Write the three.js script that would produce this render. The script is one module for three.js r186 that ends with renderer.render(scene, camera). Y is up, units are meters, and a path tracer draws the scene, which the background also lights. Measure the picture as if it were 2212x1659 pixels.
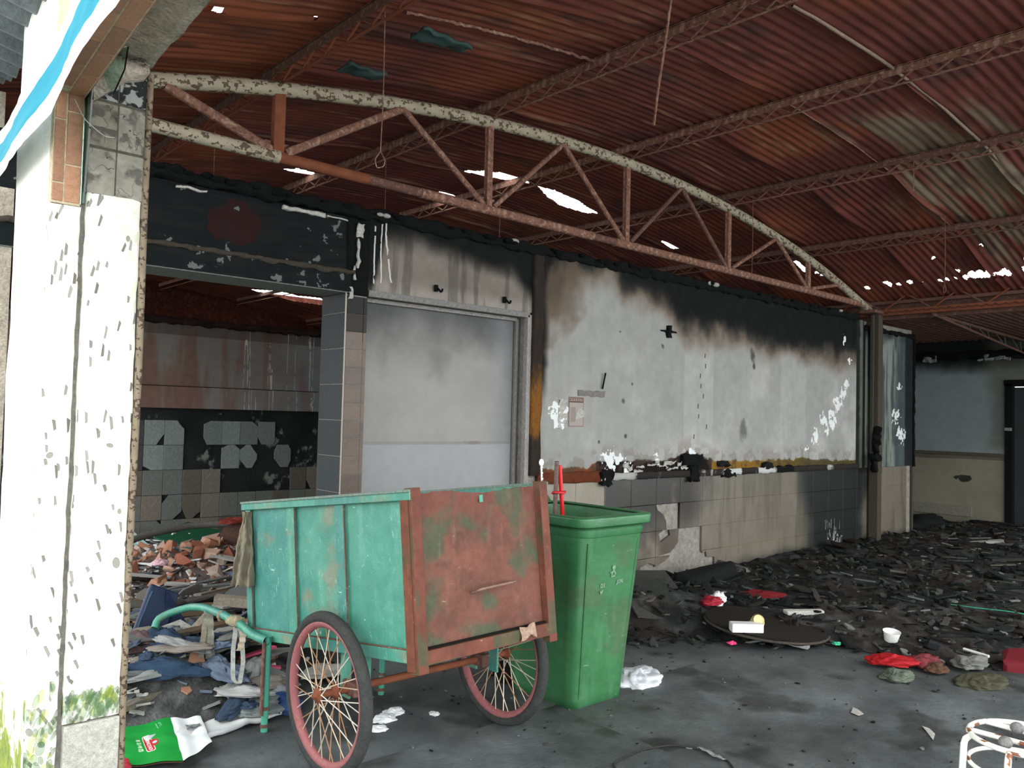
import * as THREE from 'three';
import { mergeGeometries, mergeVertices, toCreasedNormals } from 'three/addons/utils/BufferGeometryUtils.js';
import { RoundedBoxGeometry } from 'three/addons/geometries/RoundedBoxGeometry.js';
import { ConvexGeometry } from 'three/addons/geometries/ConvexGeometry.js';
import { ImprovedNoise } from 'three/addons/math/ImprovedNoise.js';

// ---------------------------------------------------------------- camera, sky, exposure
const scene = new THREE.Scene();
const camera = new THREE.PerspectiveCamera(49.72, 2212 / 1659, 0.05, 200);
{
  const yaw = 0.7284, pitch = 0.0394, roll = 0.0254;
  const f = new THREE.Vector3(Math.sin(yaw) * Math.cos(pitch), Math.sin(pitch), -Math.cos(yaw) * Math.cos(pitch));
  const r0 = new THREE.Vector3(Math.cos(yaw), 0, Math.sin(yaw)), u0 = new THREE.Vector3().crossVectors(r0, f);
  const r = r0.clone().multiplyScalar(Math.cos(roll)).addScaledVector(u0, Math.sin(roll));
  const u = u0.clone().multiplyScalar(Math.cos(roll)).addScaledVector(r0, -Math.sin(roll));
  camera.position.set(0, 1.5, 0);
  camera.quaternion.setFromRotationMatrix(new THREE.Matrix4().makeBasis(r, u, f.negate()));
}
scene.add(camera);
{ // bright white overcast, the same all round
  const n = 32 * 16, d = new Float32Array(n * 4); for (let i = 0; i < n; i++) d.set([0.965, 1.0, 1.0, 1], i * 4);
  const sky = new THREE.DataTexture(d, 32, 16, THREE.RGBAFormat, THREE.FloatType); sky.mapping = THREE.EquirectangularReflectionMapping; sky.magFilter = THREE.LinearFilter; sky.needsUpdate = true;
  scene.background = sky; scene.environment = sky;
}
const renderer = new THREE.WebGLRenderer({ antialias: true });
renderer.toneMapping = THREE.LinearToneMapping;
renderer.toneMappingExposure = 5.2;
renderer.shadowMap.enabled = true;

// ---------------------------------------------------------------- helpers
const V = (x, y, z) => new THREE.Vector3(x, y, z);
function rng(seed) { let a = seed >>> 0; return () => { a = (a + 0x6D2B79F5) | 0; let t = Math.imul(a ^ (a >>> 15), 1 | a); t = (t + Math.imul(t ^ (t >>> 7), 61 | t)) ^ t; return ((t ^ (t >>> 14)) >>> 0) / 4294967296; }; }
const used = {};
function numbered(n) { const k = used[n] = (used[n] ?? -1) + 1; return k ? n + '_' + String(k).padStart(3, '0') : n; }
function shadow(m) { m.castShadow = true; m.receiveShadow = true; return m; }
function thing(name, label, category, pos = [0, 0, 0], group) {
  const o = new THREE.Group(); o.name = numbered(name); o.position.set(...pos); scene.add(o);
  o.userData = { label, category }; if (group) o.userData.group = group; return o;
}
function single(name, label, category, geo, mat, pos = [0, 0, 0], rot = [0, 0, 0], group) {
  const o = shadow(new THREE.Mesh(geo, mat)); o.name = numbered(name); o.position.set(...pos); o.rotation.set(...rot); scene.add(o);
  o.userData = { label, category }; if (group) o.userData.group = group; return o;
}
function part(name, parent, geo, mat, pos, rot, label) {
  const o = shadow(new THREE.Mesh(geo, mat)); o.name = name; if (pos) o.position.set(...pos); if (rot) o.rotation.set(...rot);
  if (label) o.userData.label = label; parent.add(o); return o;
}
function structure(name, label) { const o = new THREE.Group(); o.name = name; o.userData = { kind: 'structure', label }; scene.add(o); return o; }
function stuff(o, name, label, category) { o.name = numbered(name); o.userData = { kind: 'stuff', label, category }; shadow(o); scene.add(o); return o; }

// value noise
const HB = new Float32Array(65536); { const r = rng(77); for (let i = 0; i < 65536; i++) HB[i] = r(); }
function vn(x, y) {
  const xi = Math.floor(x), yi = Math.floor(y), fx = x - xi, fy = y - yi, u = fx * fx * (3 - 2 * fx), v = fy * fy * (3 - 2 * fy);
  const h = (a, b) => HB[((a & 255) + (b & 255) * 256)];
  const a = h(xi, yi), b = h(xi + 1, yi), c = h(xi, yi + 1), d = h(xi + 1, yi + 1);
  return a + (b - a) * u + (c - a) * v + (a - b - c + d) * u * v;
}
function fbm(x, y, o = 4) { let s = 0, a = .5, n = 0; for (let i = 0; i < o; i++) { s += a * vn(x, y); n += a; x = x * 2.03 + 17.3; y = y * 2.03 + 9.1; a *= .5; } return s / n; }
const IN = new ImprovedNoise();
const cl = (x, a = 0, b = 1) => Math.min(b, Math.max(a, x));
const ss = (a, b, x) => { const t = cl((x - a) / (b - a)); return t * t * (3 - 2 * t); };
const mix = (a, b, t) => [a[0] + (b[0] - a[0]) * t, a[1] + (b[1] - a[1]) * t, a[2] + (b[2] - a[2]) * t];
const pl = (pts, x) => { if (x <= pts[0][0]) return pts[0][1]; for (let i = 1; i < pts.length; i++) if (x <= pts[i][0]) { const [a, b] = pts[i - 1], [c, d] = pts[i]; return b + (d - b) * (x - a) / (c - a); } return pts[pts.length - 1][1]; };
// colour texture from a function of (u,v) in sRGB 0..255, v up
function tex(w, h, fn, srgb = true) {
  const d = new Uint8Array(w * h * 4);
  for (let j = 0; j < h; j++) for (let i = 0; i < w; i++) { const c = fn((i + .5) / w, (j + .5) / h), k = (j * w + i) * 4; d[k] = cl(c[0], 0, 255); d[k + 1] = cl(c[1], 0, 255); d[k + 2] = cl(c[2], 0, 255); d[k + 3] = 255; }
  const t = new THREE.DataTexture(d, w, h); t.wrapS = t.wrapT = THREE.RepeatWrapping; t.magFilter = THREE.LinearFilter; t.minFilter = THREE.LinearMipmapLinearFilter; t.generateMipmaps = true;
  if (srgb) t.colorSpace = THREE.SRGBColorSpace; t.needsUpdate = true; return t;
}
const rep = (t, mx, my = mx) => { const c = t.clone(); c.repeat.set(1 / mx, 1 / my); c.needsUpdate = true; return c; };
const col = (r, g, b) => new THREE.Color().setRGB(r / 255, g / 255, b / 255, THREE.SRGBColorSpace);
function std(o) { const q = Object.assign({ roughness: .85, side: THREE.DoubleSide }, o); q.specularIntensity ??= q.roughness > .75 ? .3 : q.roughness > .55 ? .6 : 1; return new THREE.MeshPhysicalMaterial(q); }
const flat = (r, g, b, rough = .85, extra = {}) => std(Object.assign({ color: col(r, g, b), roughness: rough }, extra));
// triplanar uv in metres
function triUV(g, ox = 0, oy = 0) {
  g = g.index ? g.toNonIndexed() : g; const p = g.attributes.position, n = g.attributes.normal, uv = new Float32Array(p.count * 2);
  const a = V(), b = V(), c = V(), e = V();
  for (let i = 0; i < p.count; i += 3) {
    a.fromBufferAttribute(p, i); b.fromBufferAttribute(p, i + 1); c.fromBufferAttribute(p, i + 2);
    e.crossVectors(b.clone().sub(a), c.clone().sub(a)); const X = Math.abs(e.x), Y = Math.abs(e.y), Z = Math.abs(e.z);
    [a, b, c].forEach((q, k) => { const [s, t] = X > Y && X > Z ? [q.z, q.y] : Y > Z ? [q.x, q.z] : [q.x, q.y]; uv[(i + k) * 2] = s + ox; uv[(i + k) * 2 + 1] = t + oy; });
  }
  g.setAttribute('uv', new THREE.BufferAttribute(uv, 2)); return g;
}
const box = (w, h, d, x = 0, y = 0, z = 0) => triUV(new THREE.BoxGeometry(w, h, d).translate(x, y, z));
const rbox = (w, h, d, r = .005, x = 0, y = 0, z = 0) => triUV(new RoundedBoxGeometry(w, h, d, 2, r).translate(x, y, z));
const between = (x0, y0, z0, x1, y1, z1) => box(Math.abs(x1 - x0), Math.abs(y1 - y0), Math.abs(z1 - z0), (x0 + x1) / 2, (y0 + y1) / 2, (z0 + z1) / 2);
function tube(pts, r, seg = 8, tub = 24, tension = .3) { return triUV(new THREE.TubeGeometry(new THREE.CatmullRomCurve3(pts.map((p) => V(...p)), false, 'catmullrom', tension), tub, r, seg, false)); }
const rodG = new THREE.CylinderGeometry(1, 1, 1, 7).translate(0, .5, 0);
function aim(o, a, b, r) { o.position.copy(a); o.quaternion.setFromUnitVectors(V(0, 1, 0), b.clone().sub(a).normalize()); o.scale.set(r, a.distanceTo(b), r); return o; }
function rodGeo(a, b, r, seg = 8) { const A = V(...a), B = V(...b), g = new THREE.CylinderGeometry(r, r, A.distanceTo(B), seg); g.applyQuaternion(new THREE.Quaternion().setFromUnitVectors(V(0, 1, 0), B.clone().sub(A).normalize())); g.translate((A.x + B.x) / 2, (A.y + B.y) / 2, (A.z + B.z) / 2); return triUV(g); }
function barGeo(a, b, w, h) { // rectangular bar from a to b
  const A = V(...a), B = V(...b), L = A.distanceTo(B), g = new RoundedBoxGeometry(w, h, L, 1, Math.min(w, h) * .12); const m = new THREE.Matrix4().lookAt(B, A, V(0, 1, 0)); g.applyMatrix4(m); g.translate((A.x + B.x) / 2, (A.y + B.y) / 2, (A.z + B.z) / 2); return triUV(g);
}
function roughen(g, amp, freq, seed = 0) { g = mergeVertices(g.deleteAttribute ? (g.deleteAttribute('uv'), g.deleteAttribute('normal'), g) : g, 1e-4); const p = g.attributes.position; for (let i = 0; i < p.count; i++) { const x = p.getX(i), y = p.getY(i), z = p.getZ(i); p.setXYZ(i, x + amp * IN.noise(x * freq + seed, y * freq, z * freq), y + amp * IN.noise(x * freq, y * freq + seed + 31, z * freq), z + amp * IN.noise(x * freq, y * freq, z * freq + seed + 57)); } g.computeVertexNormals(); return triUV(g); }
function grid(nu, nv, fn) { // fn(u,v)->[x,y,z]
  const pos = [], uv = [], idx = [];
  for (let j = 0; j <= nv; j++) for (let i = 0; i <= nu; i++) { pos.push(...fn(i / nu, j / nv)); uv.push(i / nu, j / nv); }
  for (let j = 0; j < nv; j++) for (let i = 0; i < nu; i++) { const a = j * (nu + 1) + i; idx.push(a, a + 1, a + nu + 2, a, a + nu + 2, a + nu + 1); }
  const g = new THREE.BufferGeometry(); g.setAttribute('position', new THREE.Float32BufferAttribute(pos, 3)); g.setAttribute('uv', new THREE.Float32BufferAttribute(uv, 2)); g.setIndex(idx); g.computeVertexNormals(); return g;
}
function setUV(g, fn) { const p = g.attributes.position, u = new Float32Array(p.count * 2); for (let i = 0; i < p.count; i++) { const [a, b] = fn(p.getX(i), p.getY(i), p.getZ(i)); u[i * 2] = a; u[i * 2 + 1] = b; } g.setAttribute('uv', new THREE.BufferAttribute(u, 2)); return g; }
function poly(pts, depth) { const s = new THREE.Shape(pts.map(([x, y]) => new THREE.Vector2(x, y))); return new THREE.ExtrudeGeometry(s, { depth, bevelEnabled: false }); }

// ---------------------------------------------------------------- shared materials
const speck = (t, n) => t * (n - .5);
const T_noise = tex(512, 512, (u, v) => { const n = fbm(u * 24, v * 24, 4), m = vn(u * 160, v * 160); const k = 205 + 60 * (n - .5) + 40 * (m - .5); return [k, k, k]; });
const T_bump = tex(512, 512, (u, v) => { const k = 255 * fbm(u * 40, v * 40, 4); return [k, k, k]; }, false);
const bump05 = rep(T_bump, .5), noise1 = rep(T_noise, 1), noise03 = rep(T_noise, .3);
const dull = (r, g, b, rough = .9) => std({ color: col(r, g, b), map: noise03, roughness: rough, bumpMap: bump05, bumpScale: .002 });
const T_rust = tex(512, 512, (u, v) => { const n = fbm(u * 10, v * 10, 5), m = fbm(u * 40 + 9, v * 40, 3), p = ss(.54, .74, fbm(u * 22 + 40, v * 22 + 7, 4)); let c = mix([112, 80, 68], [140, 102, 86], n); c = mix(c, [84, 60, 52], ss(.5, .8, m) * .7); return mix(c, [170, 144, 128], p * .6); });
const T_brown = tex(512, 512, (u, v) => { const n = fbm(u * 12, v * 12, 5), p = ss(.6, .7, fbm(u * 30 + 4, v * 30 + 7, 4)); return mix(mix([84, 60, 54], [108, 78, 68], n), [140, 114, 102], p * .5); });
const T_orange = tex(256, 256, (u, v) => { const n = fbm(u * 9, v * 9, 5); return mix([104, 60, 44], [132, 80, 58], n); });
const T_peel = tex(1024, 512, (u, v) => { const n = fbm(u * 34, v * 17, 5), m = fbm(u * 90 + 5, v * 45, 3), k = n * .65 + m * .35; const pale = mix([146, 138, 118], [172, 164, 142], fbm(u * 14, v * 9, 3)); return k > .58 ? mix([104, 88, 72], [76, 64, 55], m) : k > .565 ? [128, 112, 92] : pale; });
const M = {
  rust: std({ map: rep(T_rust, .6), roughness: .9, bumpMap: rep(T_bump, .3), bumpScale: .002 }),
  brown: std({ map: rep(T_brown, .6), roughness: .9 }),
  orange: std({ map: rep(T_orange, .5), roughness: .9 }),
  peel: std({ map: rep(T_peel, 1.1, .55), roughness: .75, bumpMap: rep(T_bump, .3), bumpScale: .002 }),
  char: std({ color: col(21, 22, 22), map: noise03, roughness: .95, bumpMap: bump05, bumpScale: .004 }),
  soot: dull(32, 34, 34), ash: dull(56, 58, 56), mortar: dull(150, 146, 140),
  whitePlastic: flat(225, 226, 224, .45), offwhite: dull(205, 203, 196), cream: flat(215, 200, 150, .6),
  greyBoard: dull(128, 130, 128), darkBoard: dull(62, 60, 56), wood: dull(120, 100, 82), paleWood: dull(170, 160, 144), greyWood: dull(98, 96, 90),
  red: flat(170, 28, 38, .7), darkRed: flat(110, 28, 34, .8), pink: flat(225, 90, 130, .6), blue: dull(52, 78, 116), navy: flat(36, 48, 74, .6), paleBlue: dull(150, 172, 190),
  cyanBoard: flat(160, 196, 196, .7), greenBoard: flat(38, 92, 66, .8), tealPaint: flat(60, 140, 118, .55), concrete: dull(140, 138, 132)
};

// ---------------------------------------------------------------- ground and floor
const heapEdge = [[4.0, -3.9], [4.35, -3.62], [4.77, -3.42], [5.0, -3.1], [5.4, -2.85], [5.5, -2.45], [5.7, -1.95], [6.5, -1.5], [8, -1.2], [14, -1]];
const heapIn = (x, z) => x < 4.05 ? -1 : pl(heapEdge, x) - z;                    // metres inside the burnt litter bed by the long wall
const heapH = (x, z) => { const d = heapIn(x, z); if (d < 0 || z < -4.85) return 0; const m = ss(0, .5, d); return m * (.012 + .09 * fbm(x * 1.3 + 3, z * 1.3 + 8, 3) * ss(.1, 1.2, d) + .05 * fbm(x * 6, z * 6, 3)) + m * .13 * Math.exp(-((x - 5.0) ** 2 / .5 + (z + 4.15) ** 2 / .22)); };
const bedEdge = [[.9, -3.95], [1.45, -3.95], [1.8, -3.72], [2.2, -4.2], [2.7, -4.9]];
const bedIn = (x, z) => (x < 2.75 ? pl(bedEdge, x) : -5.2) - z;                      // the rubble of the rear room
const bump = (x, z, cx, cz, rx, rz, h) => h * Math.exp(-(((x - cx) / rx) ** 2 + ((z - cz) / rz) ** 2));
const bedH = (x, z) => { const d = bedIn(x, z); if (d < 0) return 0; return ss(0, .5, d) * (.02 + .09 * fbm(x * 1.6, z * 1.6, 3) + .05 * fbm(x * 7, z * 7, 3)) + ss(0, .3, d) * (bump(x, z, 2.75, -7.1, .8, .5, .22) + bump(x, z, 1.55, -4.55, .45, .45, .12) + bump(x, z, 3.2, -8.7, 1.5, .4, .1)); };
{
  const T = tex(1024, 1024, (u, v) => { const n = fbm(u * 14, v * 14, 5), m = fbm(u * 60 + 3, v * 60, 3), st = fbm(u * 40 + v * 12, v * 6 - u * 3 + 30, 3); let c = mix([100, 104, 104], [150, 152, 150], n * .75 + st * .25); c = mix(c, [72, 72, 70], ss(.58, .75, fbm(u * 9 + 50, v * 9 + 4, 4)) * .7); const k = (m - .5) * 26; return [c[0] + k, c[1] + k, c[2] + k]; });
  const mat = std({ map: T, vertexColors: true, roughness: .62, bumpMap: rep(T_bump, .2, .2), bumpScale: .0025 });
  const g = grid(165, 210, (u, v) => [.58 + u * 13.5, 0, 2.7 - v * 20.1]);
  setUV(g, (x, y, z) => [x / 3.1, z / 3.1]);
  const p = g.attributes.position, c = new Float32Array(p.count * 3);
  for (let i = 0; i < p.count; i++) {
    const x = p.getX(i), z = p.getZ(i), n = fbm(x * 1.7, z * 1.7, 4), n2 = fbm(x * 5 + 9, z * 5, 3);
    let k = .42 + .5 * (n - .5) + .35 * (n2 - .5);
    const d = Math.max(heapIn(x, z) + .5 * (n2 - .4), bedIn(x, z) * .7); k = k * (1 - .78 * ss(-.35, .25, d + .7 * (n - .5)));
    c[i * 3] = k * .92; c[i * 3 + 1] = k * .99; c[i * 3 + 2] = k;
  }
  g.setAttribute('color', new THREE.BufferAttribute(c, 3));
  const o = shadow(new THREE.Mesh(g, mat)); o.name = 'floor'; o.userData = { kind: 'structure', label: 'grey concrete floor stained with soot' }; scene.add(o);
  const slab = shadow(new THREE.Mesh(between(-16, -.25, 8, 14.1, -.012, -18), M.concrete)); slab.name = 'ground'; slab.userData = { kind: 'structure', label: 'pale concrete ground of the street' }; scene.add(slab);
  const yard = shadow(new THREE.Mesh(between(-16, -.011, 8, .6, 0, -18), std({ map: rep(T, 2.5), color: col(235, 235, 230), roughness: .9 }))); yard.name = 'pavement'; yard.userData = { kind: 'structure', label: 'pale pavement outside the shop front' }; scene.add(yard);
}

// ---------------------------------------------------------------- vaulted roof of corrugated sheets
const CX = 5.305, CY = -12.031, RA = 15.845;
const arcY = (x, dr = 0) => CY + Math.sqrt((RA + dr) ** 2 - (x - CX) ** 2);
const holes = [
  [[5.03, -6.57], [5.1, -6.45], [5.39, -6.32], [5.79, -6.31], [5.85, -6.38], [5.46, -6.56]],
  [[5.26, -7.57], [5.5, -7.36], [5.75, -7.4], [5.96, -7.5], [5.85, -7.64], [5.5, -7.67]],
  [[5.95, -6.35], [6.18, -6.32], [6.54, -6.36], [7.06, -6.48], [6.95, -6.62], [6.6, -6.66], [6.3, -6.56]],
  [[3.7, -7.64], [3.8, -7.56], [4.01, -7.59], [4.07, -7.71], [3.87, -7.72]],
  [[5.36, -8.73], [5.55, -8.66], [5.94, -8.73], [6.22, -8.72], [6.02, -8.88]],
  [[8.11, -6.4], [8.19, -6.35], [8.43, -6.36], [8.38, -6.45]], [[9.22, -5.24], [9.28, -5.2], [9.56, -5.22], [9.56, -5.29]],
  [[1.5, -4.06], [1.6, -4.04], [1.62, -4.08], [1.52, -4.12]], [[1.58, -4.14], [1.62, -4.09], [1.67, -4.15], [1.64, -4.2]],
  [[4.3, -7.33], [4.35, -7.26], [4.44, -7.46]], [[2.09, -4.04], [2.13, -4.03], [2.13, -4.08]],
  [[6.95, -15.65], [7.33, -15.15], [7.7, -15.1], [8.0, -14.7], [8.4, -15.2], [7.96, -15.7], [7.29, -15.75]]
];
{ // the row of rust holes along the eave, seen as white dots
  const r = rng(5), dots = [[-4.74, .035], [-4.47, .05], [-4.36, .025], [-4.22, .04], [-4.08, .02], [-3.88, .03], [-3.8, .03], [-3.7, .02], [-3.6, .04], [-3.5, .07], [-3.42, .075], [-3.33, .06], [-3.24, .07], [-3.17, .065], [-2.96, .06], [-2.9, .075], [-2.83, .06], [-2.78, .05]];
  for (const [z, s] of dots) { const x = 10.13 - s * .5 + (r() - .5) * .08, q = []; for (let k = 0; k < 7; k++) { const a = k / 7 * 6.283; q.push([x + Math.cos(a) * s * (1.1 + .6 * r()), z + Math.sin(a) * s * (.6 + .5 * r())]); } holes.push(q); }
  for (const [x, z, s] of [[9.75, -2.86, .03], [9.85, -2.9, .03], [9.6, -3.75, .018], [9.4, -3.2, .02], [9.95, -3.62, .02], [9.62, -5.15, .02], [9.7, -5.12, .02], [9.98, -4.8, .015], [8.95, -2.95, .015]]) holes.push([[x - s * 1.5, z - s * .5], [x + s, z - s], [x + s * 1.5, z + s * .7], [x - s, z + s]]);
}
const inPoly = (x, y, q) => { let r = false; for (let i = 0, j = q.length - 1; i < q.length; j = i++) { const [a, b] = q[i], [c, d] = q[j]; if ((b > y) !== (d > y) && x < (c - a) * (y - b) / (d - b) + a) r = !r; } return r; };
const hbox = holes.map((q) => [Math.min(...q.map((p) => p[0])), Math.max(...q.map((p) => p[0])), Math.min(...q.map((p) => p[1])), Math.max(...q.map((p) => p[1]))]);
const nodesX = [.62, 2.3, 4.0, 5.65, 7.25, 8.87, 10.62];
const ROOFR = .163;
{
  const T = tex(2048, 2048, (u, v) => { // u: 10 m along the building, v: 10.5 m along the arch
    const z = u * 10 - 11, x = .5 + v * 10.5;
    const st = fbm(z * 14, x * .9 + 40, 4), n = fbm(z * 2.2 + 7, x * 1.6, 4), fi = fbm(z * 40, x * 5, 3);
    let c = mix([78, 42, 39], [100, 56, 48], n);
    c = mix(c, [118, 66, 42], ss(.45, .8, fbm(z * 1.1 + 20, x * 1.1 + 5, 3) + .25 * ss(4, 1.5, x)) * .75);
    c = mix(c, [134, 108, 84], ss(.55, .78, st * .7 + fi * .3) * .6 * ss(.38, .6, fbm(z * 1.3 + 3, x * .7 + 60, 3)));
    const zinc = ss(.42, .6, fbm(z * 1.5 + 90, x * .8 + 11, 3) * .55 + .5 * ss(2.4, .2, Math.hypot((x - 8.0) / 1.25, (z + 2.7) / .7)));
    c = mix(c, mix([118, 104, 84], [96, 90, 76], fi), zinc * ss(.35, .62, st) * .9);
    c = mix(c, [56, 42, 40], ss(.6, .8, fbm(z * 6 + 33, x * 2 + 8, 4)) * .5);
    const k = (fi - .5) * 22; return [(c[0] + k) * 1.17, (c[1] + k * .8) * 1.18, (c[2] + k * .7) * 1.2];
  });
  const mat = std({ map: T, roughness: .85, metalness: 0 });
  const roof = structure('ceiling', 'vaulted rusty corrugated sheet roof');
  const r = rng(31);
  for (let k = -5; k < 18; k++) for (let b = 0; b < 6; b++) {
    const z1 = -3.25 - .8 * k + .05, z0 = z1 - .9; const x0 = nodesX[b] - .04, x1 = nodesX[b + 1] + .04;
    const hs = []; hbox.forEach((h, i) => { if (h[1] > x0 && h[0] < x1 && h[3] > z0 && h[2] < z1) hs.push(i); });
    const nz = k < -4 || k > 9 ? (hs.length ? 68 : 46) : 68, nx = hs.length ? 84 : 14;
    const lift = (r() - .5) * .014, sagA = r() < .85 ? .016 + .03 * r() : .006 * r(), sagB = .003 * r(), ph = r() * 6;
    const pos = [], uv = [], idx = [];
    for (let j = 0; j <= nx; j++) for (let i = 0; i <= nz; i++) {
      const x = x0 + (x1 - x0) * j / nx, z = z0 + (z1 - z0) * i / nz, t = i / nz, mid = Math.sin(Math.PI * j / nx);
      const R = RA + ROOFR + lift + (k < 1 && b > 3 ? .0068 : .0046) * Math.sin(z * 2 * Math.PI / .078 + .4) - mid * (sagA * (1 - t) ** 6 * (1 + .5 * Math.sin(x * 3 + ph)) + sagB * t ** 6) + .006 * IN.noise(x * 1.5, z * 1.5, 4);
      pos.push(x, CY + Math.sqrt(R * R - (x - CX) ** 2), z); uv.push((z + 11) / 10, (x - .5) / 10.5);
    }
    for (let j = 0; j < nx; j++) for (let i = 0; i < nz; i++) {
      if (hs.length) { const x = x0 + (x1 - x0) * (j + .5) / nx, z = z0 + (z1 - z0) * (i + .5) / nz; if (hs.some((q) => inPoly(x, z, holes[q]))) continue; }
      const a = j * (nz + 1) + i; idx.push(a, a + 1, a + nz + 2, a, a + nz + 2, a + nz + 1);
    }
    const g = new THREE.BufferGeometry(); g.setAttribute('position', new THREE.Float32BufferAttribute(pos, 3)); g.setAttribute('uv', new THREE.Float32BufferAttribute(uv, 2)); g.setIndex(idx); g.computeVertexNormals();
    part('roof_sheet', roof, g, mat);
  }
}
const zWall = -4.85;

// ---------------------------------------------------------------- long wall under the truss
const sootB = [[4.6, 2.5], [4.72, 2.36], [4.82, 2.38], [4.91, 2.6], [5.2, 2.68], [5.46, 2.7], [5.62, 2.56], [6.18, 2.58], [6.4, 2.42], [6.55, 2.3], [7.68, 2.32], [8.43, 2.26], [9.49, 2.24], [10.1, 2.2]];
const peel = [[9.77, 2.54, .05], [9.9, 2.29, .04], [9.84, 2.0, .07], [9.74, 1.88, .07], [9.61, 1.77, .09], [9.45, 1.64, .08], [9.28, 1.54, .09], [9.07, 1.36, .08], [8.86, 1.22, .06], [9.5, 1.52, .08], [9.36, 1.42, .05], [4.87, 1.55, .09], [4.86, 1.49, .07], [5.51, 1.14, .09], [5.62, 1.12, .06], [5.72, 1.06, .06], [6.15, 1.13, .05], [6.7, 1.17, .07], [11.2, 1.62, .1], [11.35, 1.4, .12], [11.3, 2.05, .06]];
const wallPaint = (x, y) => {
  const n = fbm(x * 2.4, y * 2.4, 5), f = fbm(x * 14, y * 14, 4), st = fbm(x * 9, y * 1.1 + 20, 4);
  let c = mix([140, 140, 137], [156, 155, 152], n);
  if (x > 6.55 && x < 7.03) c = mix(c, [170, 171, 169], .4 + .3 * (st - .5));
  if (x > 8.3 && x < 8.85) c = mix(c, [164, 165, 164], .4);
  c = mix(c, [138, 136, 132], ss(.5, .8, st) * .3); c = mix(c, [188, 186, 182], ss(.5, .75, n) * .3);
  const d = y - pl(sootB, x) + .42 * (n - .5) + .1 * (f - .5) + .05 * (st - .5);
  const low = [100, 88, 76];
  c = mix(c, low, ss(-.16, .1, d) * .85); c = mix(c, [19, 21, 21], ss(.0, .26 + .1 * (n - .5), d));
  c = mix(c, [96, 84, 72], ss(.62, .5, x - 4.62 + .55 * (n - .5) + .5 * (1 - ss(1.9, 2.4, y)) + .1) * ss(.4, .7, n + .15) * .8);
  c = mix(c, [24, 22, 20], ss(.11, .02, x - 4.62 + .12 * (n - .5)) * ss(1.5, 1.9, y));
  // burnt band over the ledge
  const e = 1.03 + pl([[4.6, .05], [5.2, .05], [5.35, .11], [6.3, .09], [6.5, .14], [6.66, .19], [6.85, .12], [7.05, .075], [8.6, .07], [8.75, .1], [9, .06], [10.1, .04]], x) + .06 * (f - .5);
  const burnt = x < 5.32 ? mix([128, 72, 34], [70, 36, 22], n) : x < 7.02 ? [24, 18, 16] : mix([126, 92, 28], [70, 64, 32], ss(7.4, 9.3, x + n - .5));
  c = mix(c, mix(burnt, [50, 36, 22], ss(.5, .7, f) * .6), ss(.012, -.012, y - e)); c = mix(c, [92, 84, 78], ss(.16, .02, Math.abs(y - e - .03)) * .35 * ss(.4, .6, f));
  if (x > 10.08 && x < 10.3) c = mix([30, 32, 30], [84, 88, 82], ss(10.15, 10.2, x + .04 * (f - .5)) * ss(10.27, 10.24, x)); else if (x > 10.3) { c = mix([120, 128, 122], [70, 78, 76], ss(.45, .6, st)); c = mix(c, [20, 23, 23], ss(.1, .3, y - 2.45 + .4 * (n - .5))); c = mix(c, [64, 72, 76], ss(11.1, 11.3, x + .3 * (n - .5)) * .8); c = mix(c, [30, 34, 36], ss(11.45, 11.5, x + .06 * (f - .5))); }
  for (const [a, b, s] of peel) { const q = Math.hypot((x - a) / 1.1, y - b) / s; if (q < 1.7 && q + 2.4 * (fbm(x * 26 + a, y * 26, 3) - .5) < .8) c = [216, 220, 220]; }
  for (const [a, b, s] of [[6.28, 2.33, .035], [6.21, 2.2, .025], [5.6, 2.28, .018], [5.66, 1.66, .03], [5.7, 1.35, .018], [5.35, 1.3, .018], [7.57, 1.44, .07], [7.73, 2.2, .05], [7.76, 2.1, .03], [5.78, 1.82, .015]]) { const q = Math.hypot(x - a, (y - b) / (s > .045 ? 1.8 : 1)) / s; c = mix(c, [70, 70, 70], ss(1.2, .3, q + (f - .5) * 1.3) * (s > .06 ? .55 : .9)); }
  for (let k = 0; k < 9; k++) { const a = 6.72 + .03 * (k % 4) + .12 * ((k * 7) % 3) * .6, b = 1.35 + .1 * ((k * 5) % 9); if (Math.abs(x - a - (y - b) * .1) < .007 && Math.abs(y - b) < .022) c = [66, 66, 66]; }
  const k = (f - .5) * 16; return [c[0] + k, c[1] + k, c[2] + k];
};
const wall = structure('wall_main', 'long plastered wall blackened by fire under the roof truss');
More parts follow.
